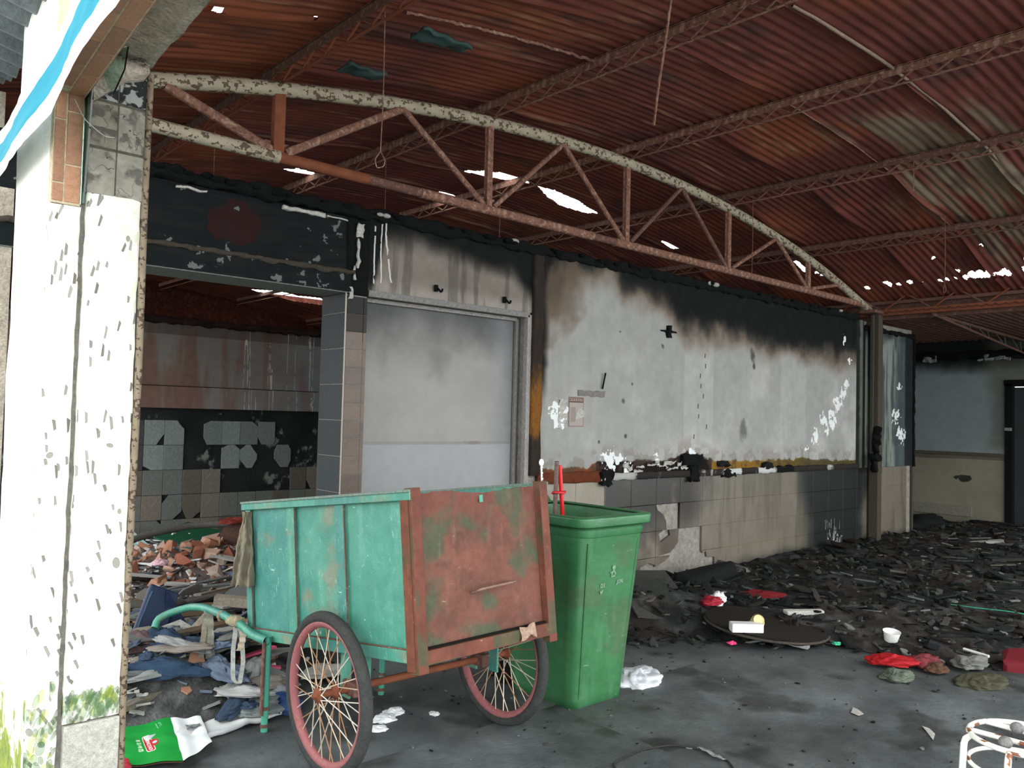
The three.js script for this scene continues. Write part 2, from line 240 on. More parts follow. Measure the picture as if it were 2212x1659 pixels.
{
  const W0 = 4.6, W1 = 11.75, H0 = .95, H1 = 2.86;
  const Tw = tex(2048, 1024, (u, v) => wallPaint(W0 + u * (W1 - W0), H0 + v * (H1 - H0)));
  const mw = std({ map: Tw, roughness: .85, bumpMap: rep(T_bump, .12, .3), bumpScale: .001 });
  const core = std({ map: noise1, color: col(168, 162, 154), roughness: .95, bumpMap: bump05, bumpScale: .004 });
  part('wall_core', wall, between(4.5, 0, -5.16, 11.74, 2.83, -4.87), core);
  part('plaster_panel', wall, setUV(between(4.62, .97, -4.87, 10.28, 2.83, zWall), (x, y) => [(x - W0) / (W1 - W0), (y - H0) / (H1 - H0)]), mw);
  part('plaster_panel', wall, setUV(between(10.28, .97, -4.87, 11.74, 2.72, -4.84), (x, y) => [(x - W0) / (W1 - W0), (y - H0) / (H1 - H0)]), mw);
  // wall above the bricked-up doorway
  const bandPaint = (x, y) => { const n = fbm(x * 3, y * 3, 5), f = fbm(x * 16, y * 16, 4), st = fbm(x * 16, y * 2, 4); let c = mix([104, 98, 91], [134, 126, 118], n); c = mix(c, [150, 144, 138], ss(2.45, 2.36, y + .08 * (n - .5)) * .6); c = mix(c, [70, 66, 62], ss(.5, .7, st) * .5); const d = y - pl([[2.8, 2.2], [3.02, 2.25], [3.12, 2.62], [3.4, 2.68], [3.8, 2.63], [4.3, 2.58], [4.45, 2.45], [4.6, 2.35]], x) + .16 * (n - .5); c = mix(c, [19, 20, 20], ss(-.05, .14, d)); if ((Math.abs(x - 3.04 - .02 * (n - .5)) < .006 || Math.abs(x - 3.1 - .05 * (n - .5)) < .005 || Math.abs(x - 3.17 + (y - 2.5) * .1 - .1 * (n - .5)) < .006) && y > 2.36 + .1 * n && f > .36) c = [190, 186, 182]; const k = (f - .5) * 16; return [c[0] + k, c[1] + k, c[2] + k]; };
  const Tb = tex(1024, 384, (u, v) => bandPaint(2.85 + u * 1.75, 2.28 + v * .58));
  part('plaster_panel', wall, setUV(between(2.99, 2.335, -5.16, 4.52, 2.83, zWall), (x, y) => [(x - 2.85) / 1.75, (y - 2.28) / .58]), std({ map: Tb, roughness: .9, bumpMap: bump05, bumpScale: .0015 }));
  // shallow bricked-up doorway coated with soot
  const recPaint = (x, y) => { const n = fbm(x * 2.2 + 4, y * 2.2, 5), f = fbm(x * 18, y * 18, 4), st = fbm(x * 5, y * .8 + 7, 4); let c = mix([138, 136, 136], [156, 154, 152], n); c = mix(c, [74, 73, 74], cl(ss(1.75, 2.35, y + .7 * (n - .5) + .1 * (st - .5)) * .9)); c = mix(c, [126, 126, 128], ss(4.1, 4.42, x + .3 * (n - .5)) * .7); if (y < 1.29) c = mix(c, [150, 154, 156], .6); if (Math.abs(y - 1.29 - .008 * (n - .5)) < .012) c = mix(c, [112, 108, 106], .35 + .9 * ss(.5, .7, n)); const k = (f - .5) * 9; return [c[0] + k, c[1] + k, c[2] + k]; };
  const Tr = tex(512, 512, (u, v) => recPaint(2.99 + u * 1.52, .85 + v * 1.5));
  part('doorway_infill', wall, setUV(between(2.99, 0, -5.16, 4.51, 2.34, -4.99), (x, y) => [(x - 2.99) / 1.52, (y - .85) / 1.5]), std({ map: Tr, roughness: .8 }));
  const trim = dull(176, 172, 168), trim2 = dull(150, 148, 146);
  part('doorway_trim', wall, rbox(.045, 2.31, .05, .006, 4.497, 1.165, -4.868), trim); part('doorway_trim', wall, rbox(.03, 2.29, .03, .006, 4.462, 1.145, -4.965), trim2);
  part('doorway_trim', wall, rbox(1.5, .045, .05, .006, 3.75, 2.315, -4.868), trim2); part('doorway_trim', wall, rbox(1.46, .03, .03, .006, 3.73, 2.285, -4.965), trim);
  // burnt timber strip between doorway and wall
  const Ts = tex(128, 1024, (u, v) => { const y = 1 + v * 1.8, n = fbm(u * 5, v * 26, 5), f = fbm(u * 20, v * 90, 3); let c = mix([34, 30, 28], [54, 46, 40], n); const o = ss(1.3, 1.42, y + .12 * (n - .5)) * ss(1.95, 1.7, y + .3 * (n - .5)); c = mix(c, mix([150, 96, 30], [96, 62, 34], f), o * .9); return c; });
  part('burnt_board', wall, setUV(roughen(new THREE.BoxGeometry(.105, 1.78, .05, 4, 40, 2).translate(4.572, 1.92, -4.845), .012, 9), (x, y) => [(x - 4.5) / .15, (y - 1) / 1.8]), std({ map: Ts, roughness: .9 }));
  // pier with tiles: brown front column, dark slate jamb
  part('pier_core', wall, between(2.832, 0, -5.15, 2.992, 2.3, -4.862), M.mortar);
  part('grout', wall, mergeGeometries([between(2.821, 0, -5.155, 2.834, 2.29, -4.852), between(2.834, 0, -4.87, 2.99, 1.98, -4.8525)]), dull(150, 148, 142));
  const Tbt = tex(256, 512, (u, v) => { const n = fbm(u * 8, v * 14, 4), f = fbm(u * 40, v * 60, 3); const c = mix([86, 71, 59], [108, 89, 75], n); const k = (f - .5) * 22; return [c[0] + k, c[1] + k, c[2] + k]; });
  const browns = [0, 1, 2].map((k) => std({ map: rep(Tbt, .5), color: col(232 - 14 * k, 228 - 14 * k, 222 - 12 * k), roughness: .45 })), sootTile = flat(22, 21, 21, .6), slate = [std({ map: noise03, color: col(40, 46, 50), roughness: .6 }), std({ map: noise03, color: col(37, 43, 47), roughness: .6 }), std({ map: noise03, color: col(43, 50, 54), roughness: .6 })];
  for (let k = 0; k < 19; k++) { const y = .012 + .1195 * k, m = y > 2.12 ? sootTile : y > 1.98 ? flat(44, 37, 32, .6) : browns[(k * 7) % 3]; part('tile', wall, rbox(.128, .116, .014, .002, 2.898, y + .059, -4.857), m); part('tile', wall, rbox(.026, .116, .014, .002, 2.978, y + .059, -4.857), m); }
  for (let k = 0; k < 10; k++) { const y = .01 + .24 * k, h = Math.min(.236, 2.295 - y); if (h > .02) part('tile', wall, rbox(.014, h, .31, .002, 2.826, y + h / 2, -5.005), slate[(k * 5) % 3]); }
  part('corner_strip', wall, rbox(.012, 2.3, .012, .003, 2.826, 1.15, -4.853), flat(150, 140, 130, .5));
  // burnt mass above the pier
  part('pier_head', wall, roughen(new THREE.BoxGeometry(.17, .55, .3, 6, 16, 8).translate(2.91, 2.56, -5.0), .012, 10), M.char);
  for (const [x, y, w, h] of [[2.91, 2.73, .05, .09], [2.9, 2.57, .016, .2], [2.875, 2.44, .012, .1], [2.85, 2.3, .03, .07]]) part('paint_flake', wall, roughen(new THREE.BoxGeometry(w, h, .012, 5, 8, 1).translate(x, y, -4.838), .014, 30, x * 9), M.offwhite);
  // lintel over the wide opening
  const linPaint = (x, y) => { const n = fbm(x * 3, y * 3, 5), f = fbm(x * 18, y * 18, 4), st = fbm(x * 4, y * 30, 4); let c = mix([11, 16, 17], [20, 25, 25], n); c = mix(c, [34, 33, 29], ss(.5, .7, st) * .4); if (Math.hypot((x - 2.05) / .16, (y - 2.63) / .13) + .5 * (f - .5) < 1) c = mix([46, 20, 20], [30, 18, 19], f); if (f > .72 && n > .5) c = [90, 94, 92]; const k = (f - .5) * 8; return [c[0] + k, c[1] + k, c[2] + k]; };
  const Tl = tex(1024, 256, (u, v) => linPaint(.6 + u * 2.4, 2.28 + v * .56)), ml = std({ map: Tl, roughness: .85, bumpMap: bump05, bumpScale: .002 }), lu = (x, y) => [(x - .6) / 2.4, (y - 2.28) / .56];
  part('lintel_beam', wall, setUV(between(.62, 2.42, -5.16, 2.87, 2.81, -4.86), lu), ml);
  part('lintel_beam', wall, setUV(between(.62, 2.305, -5.16, 2.85, 2.425, -4.83), lu), ml);
  part('soffit', wall, between(.62, 2.298, -5.15, 2.84, 2.306, -4.84), dull(128, 134, 130));
  part('lintel_ledge', wall, roughen(new THREE.BoxGeometry(2.24, .03, .03, 70, 2, 2).translate(1.75, 2.435, -4.835), .014, 18), dull(74, 68, 60));
  const fl = rng(9); for (let k = 0; k < 20; k++) { const x = 1.6 + 1.25 * fl(), y = fl() < .6 ? 2.412 + .014 * fl() : 2.33 + .1 * fl(), w = .008 + .05 * fl() * fl(); part('paint_flake', wall, roughen(new THREE.BoxGeometry(w, .004 + .006 * fl(), .004, 5, 2, 1).translate(x, y, -4.828), .004, 40, k), M.ash); }
  for (const [x, w, h] of [[1.78, .18, .014], [2.5, .3, .026], [2.74, .16, .012]]) part('bare_plaster', wall, roughen(new THREE.BoxGeometry(w, h, .02, 16, 4, 1).translate(x, 2.785, -4.852), .012, 14, x * 4), M.offwhite);
  // charred coping along the whole wall top
  part('charred_coping', wall, roughen(new THREE.BoxGeometry(9.5, .075, .36, 330, 4, 10).translate(5.35, 2.85, -5.0), .03, 13), M.char);
  part('charred_coping', wall, roughen(new THREE.BoxGeometry(1.45, .05, .36, 40, 4, 10).translate(11.0, 2.74, -5.0), .03, 13, 4), M.char);
  const cb = rng(12); for (let k = 0; k < 60; k++) { const x = 1.1 + 8.9 * cb(); part('char_lump', wall, new THREE.IcosahedronGeometry(.012 + .02 * cb(), 1).scale(1.6, .8, 1).translate(x, 2.855 + .025 * cb(), -4.83 + .03 * cb()), cb() < .12 ? M.offwhite : M.char); }
  // ledge over the wainscot
  const Tg = tex(1024, 64, (u, v) => { const x = 4.65 + u * 5.45, n = fbm(x * 5, v * 2, 5), f = fbm(x * 30, v * 6, 3); let c = mix([128, 126, 124], [176, 176, 172], n); c = mix(c, [190, 192, 190], ss(7, 7.3, x) * ss(8.4, 8, x) * .7); c = mix(c, [40, 36, 34], ss(.52, .6, fbm(x * 3 + 9, 3, 4) + .25 * ss(8.4, 9, x) + .1 * (f - .5))); return c; });
  part('ledge', wall, setUV(roughen(new THREE.BoxGeometry(4.72, .06, .05, 150, 2, 2).translate(7.72, .997, -4.838), .008, 16), (x, y) => [(x - 4.65) / 5.45, y * 4]), std({ map: Tg, roughness: .8 }));
  part('ledge', wall, roughen(new THREE.BoxGeometry(.78, .09, .035, 30, 3, 2).translate(5.0, 1.005, -4.842), .008, 14), std({ map: rep(T_orange, .4), color: col(190, 170, 150), roughness: .8 }));
  for (const [x, y, w, h, m] of [[7.28, .985, .2, .07, M.char], [8.35, 1.0, .32, .05, M.char], [5.42, .985, .14, .12, M.char], [6.68, 1.0, .13, .14, M.char], [6.66, 1.13, .3, .1, M.char], [7.2, 1.08, .16, .04, M.soot], [8.0, 1.05, .16, .05, M.soot]]) part('charred_lump', wall, roughen(new THREE.BoxGeometry(w, h, .05, 12, 6, 4).translate(x, y, -4.825), .03, 16, x), m);
  const wf = rng(23); for (let k = 0; k < 16; k++) part('paint_flake', wall, roughen(new THREE.BoxGeometry(.03 + .12 * wf(), .015 + .02 * wf(), .01, 6, 3, 1).translate(5.5 + 1.25 * wf(), 1.03 + .09 * wf(), -4.835), .02, 30, k * 3), M.offwhite);
  // wainscot tiles, several broken away
  const wainPaint = (x, y) => { const n = fbm(x * 2.5, y * 2.5, 5), f = fbm(x * 16, y * 16, 4), st = fbm(x * 10, y * 1.2, 4); let c = mix([98, 92, 81], [116, 109, 97], n); c = mix(c, [80, 75, 66], ss(.5, .72, st) * .6); if (x < 5.43) c = mix(c, [150, 141, 126], .6); c = mix(c, [66, 57, 48], ss(.3, .6, fbm(x * 3 + 5, y * 3, 4)) * ss(5.42, 5.46, x) * ss(6.9, 6.3, x) * .8); c = mix(c, [27, 24, 22], cl(ss(.3, .62, y + .2 * (n - .5) - .1) * ss(5.42, 5.46, x) * ss(7.1, 6.6, x + .5 * (n - .5)) * .97 * ss(.25, .42, n + .1))); c = mix(c, [17, 21, 22], ss(8.75, 9.15, x + .3 * (n - .5) + .18 * y) * ss(10.6, 10.2, x + .4 * (n - .5) + .2 * (1 - y)) * .95); c = mix(c, [34, 34, 32], ss(.16, .02, y + .12 * (n - .5)) * .7 * ss(7.2, 8, x)); if (x > 9.3 && x < 9.75 && y < .38 && Math.abs(fbm(x * 30, y * 2, 3) - .5) < .018 && f > .42) c = [190, 190, 186]; const k = (f - .5) * 14; return [c[0] + k, c[1] + k, c[2] + k]; };
  const Tt = tex(2048, 320, (u, v) => wainPaint(4.6 + u * 7.15, v * 1)), mt = std({ map: Tt, roughness: .4 }), wu = (x, y) => [(x - 4.6) / 7.15, y];
  const rows = [0, .235, .475, .72, .966], cut = {
    '5,2': [[[0, 0], [.45, 0], [.42, .35], [.3, .6], [.06, .8], [0, .98]]], '5,1': [[[0, 0], [.62, .1], [.95, .45], [.98, 1], [.55, 1], [.6, .8], [.2, .55], [.12, .9], [.3, 1], [0, 1]]],
    '5,0': [[[0, .62], [.4, .8], [.62, 1], [0, 1]]], '4,0': [[[0, .25], [.3, .35], [.42, .7], [.75, .82], [1, .7], [1, 1], [0, 1]]], '4,1': [], '6,0': null, '6,1': null, '7,0': [[[.62, 0], [1, 0], [1, 1], [0, 1], [.05, .9], [.2, .95], [.25, .72], [.62, .66]]]
  };
  const grout = [];
  for (let j = 0; j < 4; j++) for (let i = 0; i < 20; i++) {
    const x0 = 4.35 + .36 * i, xa = Math.max(x0, 4.625) + .002, xb = Math.min(x0 + .36, 11.738) - .002, ya = rows[j] + .002, yb = rows[j + 1] - .002; if (xb - xa < .03) continue;
    const key = (i + 0) + ',' + j, q = cut[key]; if (q === null) continue;
    let g;
    if (q && q.length) g = poly(q[0].map(([a, b]) => [xa + a * (xb - xa), ya + b * (yb - ya)]), .012).translate(0, 0, -4.858);
    else g = rbox(xb - xa, yb - ya, .013, .0025, (xa + xb) / 2, (ya + yb) / 2, -4.852);
    if (!q) grout.push(between(xa - .002, ya - .002, -4.87, xb + .002, yb + .002, -4.848));
    part('tile', wall, setUV(g, wu), mt);
  }
  part('grout', wall, setUV(mergeGeometries(grout), wu), std({ map: Tt, color: col(255, 252, 245), roughness: .9 }));
  // narrow dark edge at the free end of the wall
  part('corner_strip', wall, roughen(new THREE.BoxGeometry(.03, 1.75, .04, 2, 40, 2).translate(11.73, 1.84, -4.835), .015, 12), M.char); part('corner_strip', wall, rbox(.03, .96, .03, .004, 11.728, .48, -4.848), dull(88, 86, 78));
}
// rear room wall, far wall, lean-to, closing walls
{
  const back = structure('wall_back', 'rear room wall with fallen tiles');
  const P = (x, y) => { const n = fbm(x * 2, y * 2, 5), f = fbm(x * 14, y * 14, 4), st = fbm(x * 5, y * .7, 4); let c = mix([112, 108, 104], [138, 134, 130], n); c = mix(c, [120, 88, 76], ss(.48, .68, st) * .75); c = mix(c, [126, 134, 142], ss(4.2, 4.9, x + .6 * (n - .5)) * .4); if (y > 2.3) c = mix(c, [70, 62, 58], .5); if (x > 3.9 && Math.abs(fbm(x * 11, y * .5 + 3, 3) - .5) < .016 && f > .4) c = [190, 188, 186]; const k = (f - .5) * 14; return [c[0] + k, c[1] + k, c[2] + k]; };
  const T = tex(1024, 256, (u, v) => P(1 + u * 5, 1.45 + v * 1)), m = std({ map: T, roughness: .85 }), uvf = (x, y) => [(x - 1) / 5, y - 1.45];
  part('wall_core', back, between(.9, 0, -9.45, 13.9, 2.4, -9.22), std({ map: rep(tex(512, 512, (u, v) => { const n = fbm(u * 9, v * 9, 5), f = fbm(u * 40, v * 40, 3); const c = mix([26, 28, 28], [52, 54, 52], n); return mix(c, [120, 126, 122], ss(.63, .72, fbm(u * 14 + 7, v * 10 + 3, 4)) * ss(.4, .6, f)); }), 2.4), roughness: .95, bumpMap: bump05, bumpScale: .006 }));
  part('plaster_panel', back, setUV(between(.9, 1.745, -9.3, 6.2, 2.43, -9.2), uvf), m); part('plaster_panel', back, setUV(between(.9, 1.5, -9.3, 6.2, 1.735, -9.14), uvf), m);
  part('charred_coping', back, roughen(new THREE.BoxGeometry(5.4, .06, .25, 120, 4, 6).translate(3.5, 2.45, -9.25), .035, 12), dull(58, 44, 40));
  const r = rng(71), tm = [dull(162, 172, 168, .5), dull(144, 154, 150, .5), dull(134, 138, 132, .5), dull(124, 116, 106, .5), dull(150, 142, 130, .5), dull(88, 90, 88, .6)];
  for (let j = 0; j < 6; j++) for (let i = 0; i < 20; i++) {
    const x = 1.7 + .213 * i, y = .02 + .27 * j - (j ? .0 : 0); if (y + .26 > 1.5) continue;
    const hole = ss(.62, .74, fbm(i * .37 + 3, j * .6 + 2, 3)) * (j > 1 ? 1 : .3) + (i > 10 && j > 1 ? .5 : 0) + (i < 5 && j > 1 ? .3 : 0); if (r() < hole * .9 + .03) continue;
    const kx = .209, ky = .266, chip = r() < .25 + hole, q = [], cx = x + kx / 2, cy = y + ky / 2; const mat = tm[j < 3 ? 2 + Math.floor(r() * 3) : r() < .8 ? Math.floor(r() * 2) : 5];
    if (!chip) part('tile', back, rbox(kx, ky, .012, .003, cx, cy, -9.212 + .006 * r()), mat);
    else { const bad = Math.floor(r() * 4); [[-1, -1], [1, -1], [1, 1], [-1, 1]].forEach(([a, b], n) => { if (n === bad || r() < .25) { const e = .2 + .7 * r(), f = .2 + .7 * r(), first = (n % 2 === 0) ? [a, b * (1 - f)] : [a * (1 - e), b], mid = [a * (1 - e * .45), b * (1 - f * .6)], last = (n % 2 === 0) ? [a * (1 - e), b] : [a, b * (1 - f)]; q.push(first, mid, last); } else q.push([a, b]); }); part('tile', back, triUV(poly(q.map(([a, b]) => [cx + a * kx / 2, cy + b * ky / 2]), .012).translate(0, 0, -9.218 + .006 * r())), mat); }
  }
  const far = structure('wall_right', 'smoke-greyed end wall past the hall');
  const F = tex(512, 512, (u, v) => { const z = -9 + u * 6, y = v * 3.05, n = fbm(z * 2, y * 2, 5), f = fbm(z * 14, y * 14, 3); let c = y > 1.12 ? mix([112, 122, 122], [130, 140, 139], n) : y > 1.0 + .03 * n ? mix([84, 82, 74], [104, 98, 88], n) : mix([116, 112, 98], [138, 132, 116], n); c = mix(c, [28, 30, 29], ss(2.35, 2.65, y + .3 * (n - .5))); c = mix(c, [84, 82, 74], ss(-4.75, -4.5, z + .25 * (n - .5)) * .6 * ss(1.1, 1.3, y)); if (Math.hypot((z + 5.0) / .12, (y - .72) / .05) + f - .5 < 1) c = [50, 50, 46]; const k = (f - .5) * 10; return [c[0] + k, c[1] + k, c[2] + k]; });
  const mf = std({ map: F, roughness: .9 }), fu = (x, y, z) => [(z + 9) / 6, y / 3.05];
  part('plaster_panel', far, setUV(between(14.02, 0, -9.45, 14.2, 3, -4.42), fu), mf); part('plaster_panel', far, setUV(between(14.02, 2.2, -4.42, 14.2, 3, -3.5), fu), mf); part('plaster_panel', far, setUV(between(14.02, 0, -3.5, 14.2, 3, .8), fu), mf);
  part('ledge', far, rbox(.03, .05, 4.9, .006, 14.0, 1.1, -6.9), dull(96, 92, 82)); part('skirting', far, rbox(.02, .16, .95, .004, 14.0, .2, -5.35), dull(150, 148, 136));
  part('charred_coping', far, roughen(new THREE.BoxGeometry(.12, .11, 7, 4, 4, 120).translate(13.99, 2.64, -6), .05, 8), M.char);
  for (const [z, w] of [[-4.62, .28], [-5.5, .2], [-4.4, .16]]) part('bare_plaster', far, roughen(new THREE.BoxGeometry(.02, .08, w, 2, 6, 14).translate(13.94, 2.6, z), .04, 14, z), dull(140, 148, 144));
  const door = structure('door_1', 'dark charred door in the end wall');
  part('door_frame', door, rbox(.14, 2.2, .1, .006, 14.05, 1.1, -4.36), M.char); part('door_frame', door, rbox(.14, .1, .92, .006, 14.05, 2.2, -3.96), M.char);
  part('door_panel', door, rbox(.05, 2.14, .8, .006, 14.12, 1.07, -3.92), dull(52, 60, 62, .6)); part('latch', door, rbox(.03, .05, .1, .008, 13.97, 1.5, -4.36), dull(150, 150, 140, .5));
  // lean-to roof past the eave
  const lt = structure('ceiling_leanto', 'dark corrugated lean-to roof past the eave');
  const mlt = std({ map: rep(T_brown, 1.2), roughness: .9 });
  for (let k = 0; k < 13; k++) { const z0 = -9.5 + .78 * k, z1 = z0 + .82; part('roof_sheet', lt, setUV(grid(64, 10, (u, v) => { const z = z0 + (z1 - z0) * u, x = 10.4 + 3.8 * v; return [x, 2.93 - .05 * v + .011 * Math.sin(z * 2 * Math.PI / .1), z]; }), (x, y, z) => [z, x]), mlt); }
  // walls that close the building where the street cannot shine in
  const end = structure('wall_end', 'closing end walls of the hall'); const dk = dull(120, 118, 114), rd = std({ map: rep(T_rust, 1.4), color: col(150, 112, 104), roughness: .9 });
  part('eave_board', end, between(10.6, 2.86, -17.3, 10.66, 3.16, .75), M.brown);
  part('end_panel', end, between(.62, 0, -17.5, 14.2, 4.1, -17.3), rd); part('end_panel', end, between(10.7, 0, -17.3, 10.9, 3.3, -9.45), dk); part('end_panel', end, between(11.74, 0, -9.22, 11.9, 2.95, -5.16), dk);
}
// ---------------------------------------------------------------- street front: column, lintel, street-side things
{
  const w = 512, h = 2048, cv = document.createElement('canvas'); cv.width = w; cv.height = h; const g = cv.getContext('2d'), r = rng(404);
  const draw = (base, marks) => {
    g.fillStyle = base; g.fillRect(0, 0, w, h);
    for (let i = 0; i < 900; i++) { g.fillStyle = `rgba(${190 + r() * 40},${188 + r() * 38},${170 + r() * 40},.18)`; g.beginPath(); g.ellipse(r() * w, r() * h, 6 + r() * 30, 6 + r() * 40, 0, 0, 7); g.fill(); }
    if (marks) { for (let i = 0; i < 90; i++) { g.fillStyle = `rgba(${150 + r() * 30},${165 + r() * 25},${130 + r() * 30},.22)`; g.beginPath(); g.ellipse(w * (.4 + .6 * r()), h * (.02 + .2 * r()) + (r() < .3 ? h * .72 : 0), 5 + r() * 22, 5 + r() * 26, r(), 0, 7); g.fill(); }
      for (let i = 0; i < 165; i++) { const x = r() * w, y = r() * h, L = 9 + r() * 13; g.save(); g.translate(x, y); g.rotate(.55 - y / h * 1.6 + (r() - .5) * .5); { const q = Math.round(104 + r() * 40); g.fillStyle = `rgb(${q},${q - 2},${q - 8})`; } g.beginPath(); g.moveTo(-4 - r() * 3, -L); g.lineTo(3 + r() * 5, -L * .7); g.lineTo(6 * r() + 3, L * .8); g.lineTo(-3, L); g.closePath(); g.fill(); g.restore(); }
      for (let i = 0; i < 260; i++) { const side = r() < .6, x = side ? (r() < .7 ? w * (.8 + .2 * r()) : w * .07 * r()) : w * (.12 + .48 * r()), y = h * (side ? .7 + .22 * r() ** .6 : .735 + .035 * r() ** 2), q = r(); g.fillStyle = q < .5 ? 'rgba(72,98,62,.4)' : q < .8 ? 'rgba(60,78,60,.4)' : 'rgba(130,140,40,.35)'; g.beginPath(); g.ellipse(x, y, 3 + r() * 16, 4 + r() * 22, r(), 0, 7); g.fill(); }
      for (let i = 0; i < 12; i++) { g.fillStyle = 'rgba(120,118,108,.8)'; g.beginPath(); g.ellipse(r() * w, r() * h, 6 + r() * 14, 6 + r() * 16, r() * 3, 0, 7); g.fill(); } }
  };
  draw('rgb(216,214,204)', true);
  const Tc = new THREE.CanvasTexture(cv); Tc.colorSpace = THREE.SRGBColorSpace; Tc.wrapS = Tc.wrapT = THREE.RepeatWrapping;
  const plasterChip = std({ map: rep(Tc, .34, 2.2), roughness: .95, bumpMap: rep(Tc, .34, 2.2), bumpScale: .006 }), plaster = std({ map: rep(tex(256, 1024, (u, v) => { const y = v * 3.3, n = fbm(u * 5, v * 32, 5), f = fbm(u * 26, v * 150, 3); let c = mix([206, 204, 196], [228, 226, 218], n); c = mix(c, mix([78, 96, 56], [140, 146, 60], f), ss(.5, .62, n * .6 + f * .4 + .5 * ss(.75, .25, y) - .28)); return c; }), .5, 3.3), roughness: .95, bumpMap: bump05, bumpScale: .002 });
  const colm = structure('column', 'plastered street front column with chisel marks');
  part('column_core', colm, between(.632, 0, -3.4, .895, 3.2, -2.885), M.mortar);
  part('plaster_face', colm, roughen(new THREE.BoxGeometry(.03, 3.2, .5, 2, 50, 10).translate(.633, 1.6, -3.13), .006, 6), plaster);
  part('jamb_plaster', colm, roughen(new THREE.BoxGeometry(.088, 2.13, .03, 6, 60, 2).translate(.66, 1.065, -2.882), .004, 20), plasterChip);
  part('jamb_plaster', colm, roughen(new THREE.BoxGeometry(.165, 1.68, .03, 8, 60, 2).translate(.803, 1.345, -2.882), .004, 20), plasterChip);
  part('base_tile', colm, rbox(.165, .5, .036, .004, .805, .25, -2.876), dull(196, 194, 184)); 
  // old grey tiles over the inner jamb
  const Tgt = tex(512, 512, (u, v) => { const n = fbm(u * 8, v * 8, 5), f = fbm(u * 40, v * 40, 3); let c = mix([112, 108, 99], [146, 141, 130], n); c = mix(c, [66, 63, 58], ss(.52, .7, fbm(u * 13 + 5, v * 13, 4)) * .7); if (Math.abs(fbm(u * 9 + 2, v * 9 + 8, 3) - .5) < .006) c = [58, 55, 50]; const k = (f - .5) * 20; return [c[0] + k, c[1] + k, c[2] + k]; }), Tch = tex(256, 256, (u, v) => { const n = fbm(u * 7, v * 7, 5), f = fbm(u * 30, v * 12, 3); return mix(mix([26, 28, 29], [48, 50, 50], f), [140, 142, 138], ss(.5, .6, n)); });
  const gt = [std({ map: rep(Tgt, .5), roughness: .7 }), std({ map: rep(Tgt, .43), roughness: .7 }), std({ map: rep(Tch, .16), roughness: .8 }), std({ map: rep(Tgt, .6), color: col(235, 232, 228), roughness: .7 })];
  part('joint_bed', colm, between(.716, 2.18, -2.9, .89, 2.6, -2.868), dull(96, 92, 84));
  [[2.18, .15, 0, 0], [2.335, .15, 3, 1], [2.49, .13, 2, 2]].forEach(([y, hh, a, b]) => { part('tile', colm, rbox(.084, hh - .003, .02, .003, .76, y + hh / 2, -2.876), gt[a]); part('tile', colm, rbox(.084, hh - .003, .02, .003, .847, y + hh / 2, -2.876), gt[b]); });
  // brown facing tiles round the opening
  const Tq = tex(256, 256, (u, v) => { const n = fbm(u * 16, v * 16, 4), f = vn(u * 120, v * 120); const c = mix([140, 104, 80], [164, 124, 98], n); const k = (f - .5) * 26; return [c[0] + k, c[1] + k, c[2] + k]; });
  const bt = [0, 1, 2].map((k) => std({ map: rep(Tq, .2), color: col(255 - k * 16, 250 - k * 16, 245 - k * 15), roughness: .6 })), joint = dull(206, 190, 160);
  part('joint_bed', colm, between(.617, 2.13, -2.9, .7, 2.62, -2.8625), joint);
  let y = 2.135; [.12, .17, .17].forEach((hh, i) => { part('facing_tile', colm, rbox(.044, hh - .005, .014, .002, .6765, y + hh / 2, -2.867), bt[i % 3]); y += hh; });
  y = 2.135; [.06, .2, .2].forEach((hh, i) => { part('facing_tile', colm, rbox(.03, hh - .005, .014, .002, .6345, y + hh / 2, -2.867), bt[(i + 1) % 3]); y += hh; });
  const beam = structure('lintel_street', 'concrete street front beam edged with brown tiles');
  beam.position.set(.616, 0, -2.865); beam.rotation.y = -.066;
  const lm = std({ map: noise1, color: col(188, 178, 162), roughness: .95, bumpMap: bump05, bumpScale: .005 });
  part('beam_core', beam, roughen(new THREE.BoxGeometry(.19, .6, 3.7, 6, 8, 70).translate(.185, 2.93, 1.82), .008, 9), lm);
  part('haunch', beam, roughen(poly([[.09, 2.62], [.26, 2.62], [.26, 2.585], [.2, 2.56], [.1, 2.46]], .12).translate(0, 0, -.06), .004, 9), lm);
  part('frame_core', beam, between(0, 2.481, -.02, .086, 3.2, 3.65), joint);
  for (let k = 0; k < 18; k++) { const z = .0 + .2 * k; part('facing_tile', beam, rbox(.044, .014, .195, .002, .06, 2.486, z + .1), bt[k % 3]); part('facing_tile', beam, rbox(.032, .014, .195, .002, .017, 2.486, z + .17), bt[(k + 1) % 3]); part('facing_tile', beam, rbox(.012, .06, .195, .002, .088, 2.52, z + .05), bt[(k + 2) % 3]); }
  const glass = new THREE.MeshPhysicalMaterial({ color: col(210, 235, 225), roughness: .05, transmission: 1, thickness: .006, ior: 1.5, attenuationColor: col(60, 150, 120), attenuationDistance: .12, side: THREE.DoubleSide });
  const shard = thing('broken_window_pane', 'jagged green-edged glass left in the groove of the street column', 'glass', [.708, 0, -2.86]);
  part('pane', shard, poly([[0, 2.14], [.006, 2.14], [.03, 2.3], [.05, 2.45], [.075, 2.56], [.08, 2.62], [-.02, 2.62], [-.02, 2.14]], .006).rotateY(-Math.PI / 2).translate(.003, 0, 0), glass);
  part('shard', shard, poly([[.0, 2.62], [.16, 2.62], [.15, 2.55], [.11, 2.48], [.085, 2.5], [.05, 2.57]], .006).rotateY(-1.1).translate(.0, 0, .01), glass);
